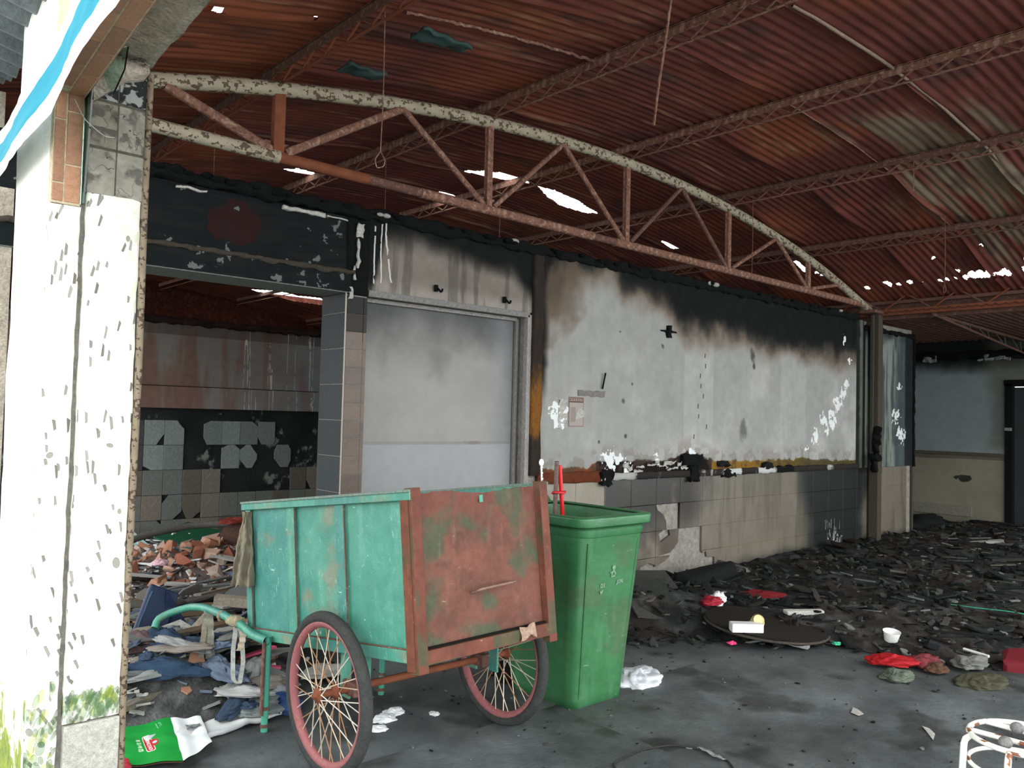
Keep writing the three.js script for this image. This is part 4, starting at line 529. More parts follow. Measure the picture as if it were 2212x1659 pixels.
// ---------------------------------------------------------------- wheeled bin
{
  const bin = thing('wheeled_bin', 'open green plastic wheeled bin behind the handcart', 'bin', [3.33, 0, -3.23]);
  const T = tex(512, 1024, (u, v) => { const n = fbm(u * 5, v * 8, 5), f = fbm(u * 30, v * 60, 4), st = fbm(u * 22, v * 3, 4); let c = mix([44, 96, 58], [58, 114, 72], n); c = mix(c, [84, 128, 94], ss(.5, .8, st) * .4); c = mix(c, [80, 86, 62], ss(.55, .7, fbm(u * 4 + 8, v * 5 + 3, 4)) * .4); c = mix(c, [40, 84, 58], ss(.5, .8, fbm(u * 3 + 40, v * 2, 3)) * .4); if (f > .86) c = [130, 160, 136]; const k = (f - .5) * 16; return [c[0] + k, c[1] + k, c[2] + k]; });
  const green = std({ map: T, roughness: .38, bumpMap: rep(T_bump, .3), bumpScale: .0006 }), inner = green;
  // rounded-rectangle loop at height fraction t; x to the right, z toward the camera
  const loop = (w, d, r, cx, cz, N, y, f) => { const out = []; for (let i = 0; i <= N; i++) { const s = i / N * 4, q = Math.floor(s) % 4, t = s - Math.floor(s); const hw = w / 2, hd = d / 2; let x, z; const cut = .78; const seg = [[hw, 1, hd], [hd, 0, hw], [hw, 1, hd], [hd, 0, hw]]; const a = i / N * 2 * Math.PI; const c = Math.cos(a), sn = Math.sin(a), n = 9; const k = Math.pow(Math.pow(Math.abs(c), n) + Math.pow(Math.abs(sn), n), -1 / n); x = c * k * hw; z = sn * k * hd; [x, z] = f ? f(x, z, hw, hd) : [x, z]; out.push([cx + x, y, cz + z]); } return out; };
  const loft = (secs, N) => { const rows = secs.map((s) => loop(s[1], s[2], 0, s[3] || 0, s[4] || 0, N, s[0], s[5])); return grid(N, secs.length - 1, (u, v) => rows[Math.round(v * (secs.length - 1))][Math.round(u * N)]); };
  const panel = (amt) => (x, z, hw, hd) => z > hd * .9 && Math.abs(x) < hw * .74 ? [x, z - amt * ss(.74, .7, Math.abs(x) / hw)] : x < -hw * .9 && Math.abs(z) < hd * .7 ? [x + amt * .6, z] : [x, z];
  const at = (y) => { const t = y / .93; return [y, .395 + .125 * t, .5 + .2 * t, -.0 + .02 * t, -.0 - .02 * t]; };
  const body = []; for (let k = 0; k <= 20; k++) { const y = .93 * k / 20; body.push([...at(y), panel(.007 * ss(.91, .8, y))]); }
  const bu = (g) => setUV(g, (x, y, z) => [x * .9 + z * .7 + .2, y]);
  part('body', bin, bu(loft([[.02, .36, .46], ...body], 160)), green); part('base', bin, bu(loft([[.0, .34, .44], [.012, .38, .485], [.02, .36, .46], [.025, .02, .02]], 80)), green);
  const inn = []; for (let k = 0; k <= 8; k++) { const y = .12 + .86 * k / 8, a = at(y); inn.push([y, a[1] - .03, a[2] - .03, a[3], a[4]]); } part('inner_wall', bin, bu(loft([[.12, .02, .02], ...inn], 80)), inner);
  part('rim', bin, bu(loft([[.925, .53, .70, .02, -.02], [.94, .53, .70, .02, -.02], [.943, .588, .758, .02, -.02], [.95, .592, .762, .02, -.02], [.985, .598, .768, .02, -.02], [.995, .59, .76, .02, -.02], [.998, .53, .70, .02, -.02], [.99, .505, .675, .02, -.02]], 120)), green);
  part('rim_step', bin, bu(loft([[.885, .512, .692, .02, -.02], [.895, .528, .706, .02, -.02], [.925, .53, .71, .02, -.02]], 120)), green);
  part('handle', bin, tube([[-.22, .96, -.38], [-.22, 1.02, -.44], [0, 1.03, -.45], [.24, 1.02, -.44], [.24, .96, -.38]], .016, 8, 40, .1), green); part('lid_hinge', bin, rbox(.07, .07, .05, .015, -.2, 1.01, -.36), flat(40, 92, 62, .5));
  for (const s of [-1, 1]) part('wheel', bin, triUV(new THREE.CylinderGeometry(.1, .1, .045, 24).rotateZ(Math.PI / 2).translate(s * .17, .1, -.31)), M.char);
  for (const s of [-1, 1]) part('rib', bin, bu(barGeo([s * .155, .05, .251], [s * .2 + .015, .86, .322], .008, .01)), green);
  // worn white mould mark: a small figure over a line of letters
  const cv = document.createElement('canvas'); cv.width = 256; cv.height = 256; const g = cv.getContext('2d'); g.clearRect(0, 0, 256, 256); g.fillStyle = '#fff'; g.strokeStyle = '#fff'; g.lineWidth = 10; g.beginPath(); g.arc(128, 40, 16, 0, 7); g.fill(); g.beginPath(); g.moveTo(128, 60); g.lineTo(110, 100); g.moveTo(128, 60); g.lineTo(150, 96); g.moveTo(96, 80); g.lineTo(120, 76); g.moveTo(146, 110); g.lineTo(108, 112); g.stroke(); g.font = 'bold 44px sans-serif'; g.fillText('DI', 4, 190); g.fillText('JIN', 168, 176); g.beginPath(); g.moveTo(10, 214); g.lineTo(20, 240); g.moveTo(30, 210); g.lineTo(24, 232); g.stroke();
  g.globalCompositeOperation = 'destination-out'; { const q = rng(6); for (let i = 0; i < 90; i++) g.fillRect(q() * 256, q() * 256, 2 + q() * 9, 2 + q() * 5); } g.globalCompositeOperation = 'source-over';
  const tm = new THREE.CanvasTexture(cv); tm.colorSpace = THREE.SRGBColorSpace; const ta = new THREE.CanvasTexture(cv);
  const mk = new THREE.MeshStandardMaterial({ color: col(112, 142, 116), roughness: .6, transparent: true, alphaMap: ta, alphaTest: .3 });
  { const g2 = new THREE.PlaneGeometry(.2, .17).rotateX(.085).translate(.03, .66, .3055); part('embossed_mark', bin, g2, mk); }
  single('broom_stick', 'bare grey wooden stick standing in the green bin', 'stick', rodGeo([3.42, .5, -3.44], [3.395, 1.25, -3.4], .013, 8), dull(132, 112, 104)); single('red_stick', 'bright red broom handle standing in the green bin', 'stick', rodGeo([3.5, .5, -3.4], [3.42, 1.225, -3.4], .0125, 10), flat(205, 24, 34, .35)); single('red_tie', 'red plastic tie binding the two sticks in the bin', 'tie', roughen(new THREE.TorusGeometry(.034, .008, 6, 20).rotateX(1.5).translate(3.418, 1.07, -3.4), .008, 50), flat(190, 26, 36, .5));
  { const g = []; for (let k = 0; k < 12; k++) g.push(triUV(new THREE.IcosahedronGeometry(k ? .0045 : .012, 1).scale(1, 1.6, 1).translate(2.752 + .0012 * k + .003 * (k % 2), 1.285 - .014 * k - (k ? .008 : 0), -2.86))); g.push(tube([[2.75, 1.29, -2.862], [2.756, 1.2, -2.862], [2.766, 1.1, -2.862]], .0018, 5, 10)); single('beaded_cord', 'white beaded cord sticking up at the far tailboard corner', 'cord', mergeGeometries(g), M.whitePlastic); }
}
// ---------------------------------------------------------------- stool at the lower right corner
{
  const c = [3.225, -.955], st = thing('stool_frame', 'white rust-flecked metal stool frame without its seat', 'stool', [c[0], 0, c[1]]);
  const m = std({ map: tex(256, 256, (u, v) => { const n = fbm(u * 14, v * 14, 5); return n > .63 ? mix([150, 90, 50], [110, 70, 50], fbm(u * 50, v * 50, 2)) : [226, 226, 218]; }), roughness: .5 });
  const ring = (r, t, y) => triUV(new THREE.TorusGeometry(r, t, 10, 64).rotateX(Math.PI / 2).translate(0, y, 0));
  part('top_ring', st, ring(.166, .0092, .45), m); part('lower_ring', st, ring(.168, .0075, .355), m); part('foot_ring', st, ring(.17, .009, .15), m);
  part('seat_bar', st, rodGeo([-.062, .452, -.15], [-.05, .452, .15], .009, 10), m); part('seat_bar', st, rodGeo([.07, .452, -.15], [.07, .452, .15], .009, 10), m);
  for (const a of [4.1, 3.1, 1.6, .5]) { const x = Math.cos(a), z = Math.sin(a); part('leg', st, tube([[.16 * x, .452, .16 * z], [.185 * x, .425, .185 * z], [.19 * x, .36, .19 * z], [.2 * x, .15, .2 * z], [.21 * x, .0, .21 * z]], .011, 10, 30), m); part('foot_cap', st, triUV(new THREE.CylinderGeometry(.016, .018, .03, 12).translate(.21 * x, .015, .21 * z)), M.char); }
  for (const [x, z] of [[.06, -.04], [-.12, -.02]]) part('seat_pad', st, triUV(new THREE.SphereGeometry(.022, 16, 12).scale(1, .9, 1).translate(x, .462, z)), dull(142, 140, 138));
}
// ---------------------------------------------------------------- crumpled and broken stuff: shared shapes
const crumple = (seed, flatY = .45, N = 40) => { const g = new THREE.SphereGeometry(1, N, Math.round(N * .7)), p = g.attributes.position; for (let i = 0; i < p.count; i++) { const x = p.getX(i), y = p.getY(i), z = p.getZ(i); const k = 1 + .35 * IN.noise(x * 1.6 + seed, y * 1.6, z * 1.6) - .28 * Math.abs(IN.noise(x * 3.6, y * 3.6 + seed, z * 3.6)) - .14 * Math.abs(IN.noise(x * 8 + seed, y * 8, z * 8)); p.setXYZ(i, x * k, Math.max(y * k * flatY, -.05), z * k); } return roughen(g, .03, 4, seed); };
const crumples = [0, 1, 2, 3, 4].map((k) => crumple(k * 7.3 + 1));
const rocks = [0, 1, 2, 3, 4, 5].map((k) => { const r = rng(k + 60), pts = []; for (let i = 0; i < 16; i++) { const v = V(r() * 2 - 1, (r() * 2 - 1) * .62, (r() * 2 - 1) * .8); if (v.length() > 1) v.normalize(); pts.push(v); } return triUV(new ConvexGeometry(pts)); });
const slabs = [0, 1, 2, 3, 4, 5].map((k) => { const r = rng(k + 90), n = 5 + (k % 3), q = []; for (let i = 0; i < n; i++) { const a = (i + .3 * r()) / n * 6.283, e = .65 + .45 * r(); q.push([Math.cos(a) * e, Math.sin(a) * e]); } return triUV(poly(q, 1).rotateX(Math.PI / 2).translate(0, .5, 0)); });
const splint = [0, 1, 2].map((k) => { const g = new THREE.BoxGeometry(1, 1, 1, 6, 1, 1), p = g.attributes.position, r = rng(k + 7); const j = {}; for (let i = 0; i < p.count; i++) { const key = p.getX(i).toFixed(2) + (p.getZ(i) > 0), d = (j[key] ??= (r() - .5) * .35); p.setZ(i, p.getZ(i) + d); if (Math.abs(p.getX(i)) > .49) p.setX(i, p.getX(i) + d * .12); } g.computeVertexNormals(); return triUV(g); });
const put = (n, l, c, geo, m, p, s, r = [0, 0, 0], g) => { const o = single(n, l, c, geo, m, p, r, g); o.scale.set(...s); return o; };
// ground heights as real beds of ash and rubble
function bedMesh(x0, x1, z0, z1, step, hf, cfn, name, label) {
  const nu = Math.round((x1 - x0) / step), nv = Math.round((z1 - z0) / step); const keep = [], pos = [], c = [], id = {};
  const key = (i, j) => { const k = i + ',' + j; if (id[k] === undefined) { const x = x0 + i * step, z = z0 + j * step, h = hf(x, z); id[k] = pos.length / 3; pos.push(x, h + .002, z); const q = cfn(x, z, h); c.push(...q); } return id[k]; };
  for (let j = 0; j < nv; j++) for (let i = 0; i < nu; i++) { const x = x0 + (i + .5) * step, z = z0 + (j + .5) * step; if (hf(x, z) <= .004) continue; const a = key(i, j), b = key(i + 1, j), d = key(i, j + 1), e = key(i + 1, j + 1); keep.push(a, d, b, b, d, e); }
  const g = new THREE.BufferGeometry(); g.setAttribute('position', new THREE.Float32BufferAttribute(pos, 3)); g.setAttribute('color', new THREE.Float32BufferAttribute(c, 3)); g.setIndex(keep); g.computeVertexNormals(); 
  const n = setUV(g, (x, y, z) => [x, z]); return stuff(new THREE.Mesh(n, std({ vertexColors: true, roughness: .95, map: noise03, bumpMap: bump05, bumpScale: .006 })), name, label, 'debris');
}
const grey = (k, a = 1, b = 1) => [k, k * a, k * b];
bedMesh(4.0, 13.95, -4.84, -1.0, .045, heapH, (x, z) => { const n = fbm(x * 5, z * 5, 4), m = fbm(x * 20, z * 20, 3); let k = .018 + .05 * ss(.45, .75, n) + .05 * ss(.62, .75, m); const br = .02 * ss(.5, .7, fbm(x * 2 + 9, z * 2, 3)); return [k + br, k * 1.02 + br * .6, k * 1.02 + br * .3]; }, 'ash_litter', 'black ash and fine burnt litter along the long wall');
bedMesh(.95, 4.6, -9.15, -3.7, .04, bedH, (x, z) => { const n = fbm(x * 5, z * 5, 4), m = fbm(x * 22, z * 22, 3); let k = .05 + .12 * ss(.4, .75, n) + .1 * ss(.6, .75, m); const b = bump(x, z, 2.75, -7.1, .8, .5, 1); return mix([k, k * 1.02, k * 1.02], [.26, .13, .085], b * .8); }, 'rubble_bed', 'grey rubble and dust over the rear room floor');
{ // loose small chips too many to count
  const mk = (name, label, geo, N, gen) => { const o = new THREE.InstancedMesh(geo, std({ roughness: .9 }), N), m = new THREE.Matrix4(), q = new THREE.Quaternion(), e = new THREE.Euler(); for (let i = 0; i < N; i++) { const d = gen(i); e.set(...d.r); q.setFromEuler(e); m.compose(V(...d.p), q, V(...d.s)); o.setMatrixAt(i, m); o.setColorAt(i, d.c); } return stuff(o, name, label, 'debris'); };
  const r = rng(2024), tones = [[18, 20, 20], [28, 30, 29], [40, 41, 39], [62, 63, 60], [30, 26, 23], [46, 40, 34], [66, 68, 66], [104, 106, 104]];
  const spot = () => { for (;;) { const x = 4.1 + 9.7 * r() ** 1.3, z = -4.8 + 3.8 * r(); if (heapIn(x, z) > -.12 * r()) return [x, z]; } };
  const spotL = () => { for (;;) { const x = 1 + 3.4 * r(), z = -9.1 + 5.3 * r(); if (bedIn(x, z) > -.05 && !(x < 1.66 && z > -4.1)) return [x, z]; } };
  mk('burnt_chips', 'flat charred chips scattered over the ash by the long wall', slabs[1], 1200, () => { const [x, z] = spot(), s = .01 + .035 * r() ** 2; return { p: [x, heapH(x, z) + .006, z], r: [(r() - .5) * .7, r() * 6, (r() - .5) * .7], s: [s * (1 + r()), .004 + .01 * r(), s], c: col(...tones[Math.floor(r() ** 1.6 * 8)]) }; });
  mk('burnt_splinters', 'thin charred splinters scattered over the ash by the long wall', splint[0], 1000, () => { const [x, z] = spot(), s = .05 + .2 * r() ** 2; return { p: [x, heapH(x, z) + .012, z], r: [(r() - .5) * .4, r() * 6, (r() - .5) * .35], s: [s, .006 + .008 * r(), .01 + .02 * r()], c: col(...tones[Math.floor(r() ** 1.8 * 8)]) }; });
  const tl = [[70, 74, 74], [110, 112, 110], [150, 148, 142], [190, 190, 186], [120, 98, 82], [92, 104, 118], [60, 60, 58], [152, 112, 90], [205, 206, 204]];
  mk('ash_lumps', 'dark ash clumps and burnt lumps heaped along the long wall', rocks[2], 700, () => { const [x, z] = spot(), s = .015 + .06 * r() ** 2.5; return { p: [x, heapH(x, z) + s * .2, z], r: [r() * 3, r() * 6, r() * 3], s: [s * (1 + .6 * r()), s * .7, s], c: col(...[[22, 25, 25], [32, 35, 35], [44, 47, 47], [40, 34, 30], [58, 60, 58]][Math.floor(r() * 5)]) }; });
  mk('rubble_chips', 'small broken chips over the rear room rubble', slabs[3], 2200, () => { const [x, z] = spotL(), s = .012 + .045 * r() ** 2; return { p: [x, bedH(x, z) + .008, z], r: [(r() - .5) * 1.2, r() * 6, (r() - .5) * 1.2], s: [s * (1 + r()), .004 + .012 * r(), s], c: col(...tl[Math.floor(r() * 9)]) }; });
  mk('rubble_splinters', 'small splinters over the rear room rubble', splint[1], 1100, () => { const [x, z] = spotL(), s = .05 + .18 * r() ** 2; return { p: [x, bedH(x, z) + .015, z], r: [(r() - .5) * .6, r() * 6, (r() - .5) * .6], s: [s, .006 + .008 * r(), .012 + .025 * r()], c: col(...tl[Math.floor(r() * 9)]) }; });
  mk('floor_grit', 'tiny chips of grit on the bare floor', slabs[0], 420, () => { let x, z; do { x = 1.6 + 6 * r(); z = -4.6 + 4 * r(); } while (heapIn(x, z) > .05 || bedIn(x, z) > 0); const s = .004 + .012 * r() ** 3; return { p: [x, .004, z], r: [0, r() * 6, 0], s: [s * (1 + r()), .004, s], c: col(...tones[Math.floor(r() * 8)]) }; });
  // larger broken pieces, one object each
  const blueShard = dull(100, 116, 116), paleLath = dull(126, 120, 110), bw = ['brown-black', 'soot-black', 'dark grey', 'mid grey', 'dull brown'], bm = [dull(44, 40, 36), M.soot, dull(46, 48, 47), M.ash, dull(54, 48, 42)];
  for (let k = 0; k < 56; k++) { const [x, z] = spot(), s = .06 + .12 * r() ** 1.6; const t = Math.floor(r() * 5), sz = s > .11 ? 'broad' : 'small'; put('charred_fragment', `${sz} ${bw[t]} charred slab fragment lying in the ash by the long wall`, 'debris', slabs[k % 6], bm[t], [x, heapH(x, z) + .02, z], [s * 1.4, .014, s], [(r() - .5) * .5, r() * 6, (r() - .5) * .4], `${sz} ${bw[t]} slab fragments in the ash`); }
  for (let k = 0; k < 44; k++) { const [x, z] = spot(), s = .2 + .4 * r(); const t = Math.floor(r() * 4), w = ['grey', 'brown-black', 'pale grey', 'soot-black'][t], sz = s > .42 ? 'long' : 'short'; put('charred_lath', `${sz} ${w} charred lath lying in the ash by the long wall`, 'lath', splint[k % 3], [M.greyWood, M.darkBoard, paleLath, M.soot][t], [x, heapH(x, z) + .02, z], [s, .012, .02 + .025 * r()], [(r() - .5) * .2, r() * 6, (r() - .5) * .2], `${sz} ${w} laths in the ash`); }
  // brick rubble heap behind the cart
  const br = [dull(190, 132, 106), dull(208, 158, 132), dull(164, 104, 84), dull(214, 176, 156), dull(190, 170, 156), dull(160, 122, 108)];
  for (let k = 0; k < 190; k++) { const a = r() * 6.28, d = Math.sqrt(r()), x = 2.75 + .98 * d * Math.cos(a), z = -7.0 + .55 * d * Math.sin(a), s = .025 + .075 * r() ** 1.8; const t = Math.floor(r() * 6), w = ['orange-red', 'pale orange', 'dark red', 'pinkish', 'mortar-grey', 'brown-red'][t], sz = s > .07 ? 'large' : 'small'; put('brick_lump', `${sz} ${w} broken brick lump in the heap seen behind the handcart`, 'brick', rocks[k % 6], br[t], [x, bedH(x, z) + s * .3, z], [s * 1.3, s, s], [r() * 3, r() * 6, r() * 3], `${sz} ${w} brick lumps in the rear heap`); }
  for (let k = 0; k < 40; k++) { const [x, z] = spotL(), s = .05 + .09 * r(); const t = Math.floor(r() * 5), w = ['mid grey', 'beige grey', 'bluish grey', 'dark grey', 'off-white'][t]; put('tile_shard', `broken ${w} tile shard lying in the rear room rubble`, 'tile', slabs[k % 6], [M.greyBoard, M.mortar, blueShard, M.ash, M.offwhite][t], [x, bedH(x, z) + .03, z], [s * 1.3, .012, s], [(r() - .5) * 1.1, r() * 6, (r() - .5) * 1.1], `${w} tile shards in the rear rubble`); }
  for (let k = 0; k < 64; k++) { const x = 1.4 + 1.9 * r(), z = -6.7 + 2.4 * r(); if (bedIn(x, z) < .1) continue; const s = .25 + .5 * r(); const t = Math.floor(r() * 6), w = ['pale wooden', 'grey wooden', 'off-white', 'mid grey', 'brown wooden', 'dark charred'][t], sz = s > .5 ? 'long' : 'short'; put('broken_board', `${sz} ${w} broken board lying in the rubble behind the push bar`, 'board', splint[k % 3], [M.paleWood, M.greyWood, M.offwhite, M.greyBoard, M.wood, M.darkBoard][t], [x, bedH(x, z) + .035 + .04 * r(), z], [s, .016, .04 + .07 * r()], [(r() - .5) * .3, -.9 + r() * 1.4, (r() - .5) * .3], `${sz} ${w} boards in the rear rubble`); }
}
// ---------------------------------------------------------------- single pieces in the rear room
const floorAt = (x, z) => bedH(x, z);
put('board_sheet', 'pale blue square board leaning at the back of the rear room', 'board', slabs[0], M.cyanBoard, [2.62, .2, -8.6], [.01, .01, .01]).geometry = triUV(new THREE.BoxGeometry(30, 2, 38)), scene.children[scene.children.length - 1].rotation.set(.45, .3, .1);
put('board_sheet', 'dark green square board lying before the tiled rear wall', 'board', triUV(new THREE.BoxGeometry(.62, .015, .5)), M.greenBoard, [3.28, .2, -8.5], [1, 1, 1], [.28, .7, -.05]);
single('bent_pipe', 'long grey pipe arching over the brick heap', 'pipe', tube([[1.9, .1, -7.3], [2.5, .3, -7.9], [3.1, .36, -8.1], [3.6, .36, -8.0], [4.1, .3, -7.9]], .032, 10, 50), dull(122, 118, 112));
single('round_board', 'brown round board leaning beside the brick heap', 'board', triUV(new THREE.CylinderGeometry(.26, .26, .02, 32).rotateX(1.15)), dull(112, 84, 74), [3.32, .24, -7.35], [0, -.2, .2]);
single('red_cloth', 'faded red cloth bundle above the brown round board', 'cloth', crumples[2], dull(168, 76, 66), [3.25, .46, -7.45]).scale.set(.16, .1, .08);
put('plank', 'long grey plank lying below the brick heap', 'plank', triUV(new THREE.BoxGeometry(1.5, .025, .12)), M.greyWood, [2.95, .16, -6.25], [1, 1, 1], [.05, .12, .03]); put('plank', 'thin red-brown bar below the brick heap', 'bar', triUV(new THREE.BoxGeometry(1.5, .02, .03)), dull(110, 64, 52), [2.85, .17, -6.05], [1, 1, 1], [.05, .2, .04]);
put('plank', 'broad grey sheet sloping behind the push bar', 'sheet', slabs[2], M.greyBoard, [2.6, .17, -5.7], [.42, .012, .16], [.2, .5, .05]);
put('plank', 'short pale wooden block near the front corner of the handcart', 'block', triUV(new THREE.BoxGeometry(.3, .06, .09)), M.paleWood, [2.42, .2, -5.45], [1, 1, 1], [0, -.6, -.1]);
{ // navy seat back standing in the heap, with its side flap
  const o = thing('navy_seat_back', 'dark navy padded panel leaning up beside the street column', 'seat', [1.79, .06, -5.2]); o.scale.setScalar(.62);
  part('shell', o, roughen(new RoundedBoxGeometry(.3, .52, .06, 4, .025).rotateZ(-.42).rotateX(-.25).translate(0, .3, 0), .012, 8), M.navy); part('edge_piping', o, roughen(new THREE.BoxGeometry(.02, .5, .07, 1, 10, 2).rotateZ(-.42).rotateX(-.25).translate(-.13, .3, .0), .006, 12), dull(92, 118, 150)); part('flap', o, roughen(poly([[.06, .48], [.3, .1], [.05, .06]], .015).translate(.03, .05, 0), .01, 8), dull(44, 60, 92));
}
put('white_sack', 'pale grey-white plastic sack slumped against the street column', 'sack', crumples[0], flat(198, 210, 204, .5), [1.47, .02, -4.78], [.17, .62, .17], [.2, .6, .1]);
put('pink_lamp', 'small pinkish shade piece on top of the navy panel', 'shade', crumples[3], flat(176, 140, 150, .6), [2.0, .45, -5.75], [.05, .09, .05]);
for (const [i, x, z, sx, sy, sz, m, l] of [[0, 1.62, -4.55, .2, .22, .13, dull(58, 76, 100), 'faded blue cloth in the rubble beside the street column'], [1, 1.5, -4.28, .26, .17, .09, dull(60, 82, 108), 'long blue cloth fold lying over the rubble'], [2, 1.78, -4.18, .24, .14, .08, dull(112, 126, 146), 'pale blue cloth fold running to the cart leg'], [3, 1.95, -4.05, .15, .19, .14, dull(168, 176, 180), 'whitish crumpled plastic behind the front leg of the cart'], [4, 1.86, -3.95, .2, .12, .13, dull(150, 160, 160), 'grey crumpled plastic lump beside the blue cloth'], [1, 2.0, -3.92, .12, .16, .11, dull(62, 92, 150), 'blue plastic lump beside the cart leg'], [2, 1.7, -4.75, .2, .18, .16, dull(150, 158, 160), 'grey-white cloth heap below the push bar'], [0, 1.52, -4.62, .12, .16, .12, dull(120, 96, 98), 'dull pink cloth scrap in the rubble'], [3, 1.85, -5.0, .26, .16, .2, dull(128, 148, 172), 'pale blue plastic tangle behind the push bar'], [4, 2.05, -4.95, .3, .14, .22, dull(176, 180, 182), 'white plastic tangle under the push bar']]) put('cloth_heap', l, 'cloth', crumples[i], m, [x, bedH(x, z) + .01, z], [sx, sy, sz], [0, i * 1.3 + x * 3, 0]);
{ const r = rng(515), tn = [dull(190, 192, 190), dull(112, 130, 152), dull(74, 92, 116), dull(140, 146, 148), dull(168, 160, 150)], w = ['whitish', 'pale blue', 'dull blue', 'grey', 'beige']; let n = 0;
  while (n < 64) { const x = 1.25 + 1.0 * r(), z = -5.6 + 1.75 * r(); if (bedIn(x, z) < .03) continue; n++; const t = Math.floor(r() * 5), s = .035 + .06 * r(); put('torn_shred', `${w[t]} torn plastic shred in the rubble below the push bar`, 'shred', crumples[n % 5], tn[t], [x, bedH(x, z) + .03 + .05 * r(), z], [s * (1 + 1.6 * r()), s * .9, s * .7], [(r() - .5) * .6, r() * 6, (r() - .5) * .6], `${w[t]} torn shreds in the rear rubble`); } }
single('white_sheet_edge', 'flat white plastic sheet edge lying before the cart leg', 'sheet', roughen(new THREE.BoxGeometry(.62, .02, .16, 30, 2, 10).rotateY(.18).translate(1.62, .02, -3.83), .018, 14), flat(190, 192, 192, .6));
put('white_board', 'broad pale board in the rubble beside the street column', 'board', triUV(new THREE.BoxGeometry(.55, .02, .2)), dull(206, 204, 196), [1.68, .15, -4.95], [1, 1, 1], [.25, .3, .06]); put('white_board', 'second pale board below the broad pale board', 'board', triUV(new THREE.BoxGeometry(.5, .025, .07)), M.paleWood, [1.74, .11, -4.82], [1, 1, 1], [.1, .35, .06]);
put('plank', 'dull wooden plank under the blue cloth', 'plank', triUV(new THREE.BoxGeometry(.9, .03, .06)), dull(140, 132, 116), [1.5, .1, -4.22], [1, 1, 1], [.0, .35, .06]);
put('pink_strip', 'upper pink plastic strip beside the cart leg', 'strip', triUV(new THREE.BoxGeometry(.24, .012, .03)), M.pink, [2.06, .17, -4.35], [1, 1, 1], [0, .3, .03]); put('pink_strip', 'lower pink plastic strip beside the cart leg', 'strip', triUV(new THREE.BoxGeometry(.22, .012, .035)), M.pink, [2.06, .1, -4.32], [1, 1, 1], [0, -.4, -.12]);
put('yellow_scrap', 'yellow and white packet seen through the near wheel', 'packet', crumples[1], flat(214, 206, 90, .6), [2.45, .14, -4.5], [.14, .12, .1]); put('white_scrap', 'white crumpled paper seen through the near wheel', 'paper', crumples[2], M.offwhite, [2.4, .04, -4.2], [.16, .08, .1]);
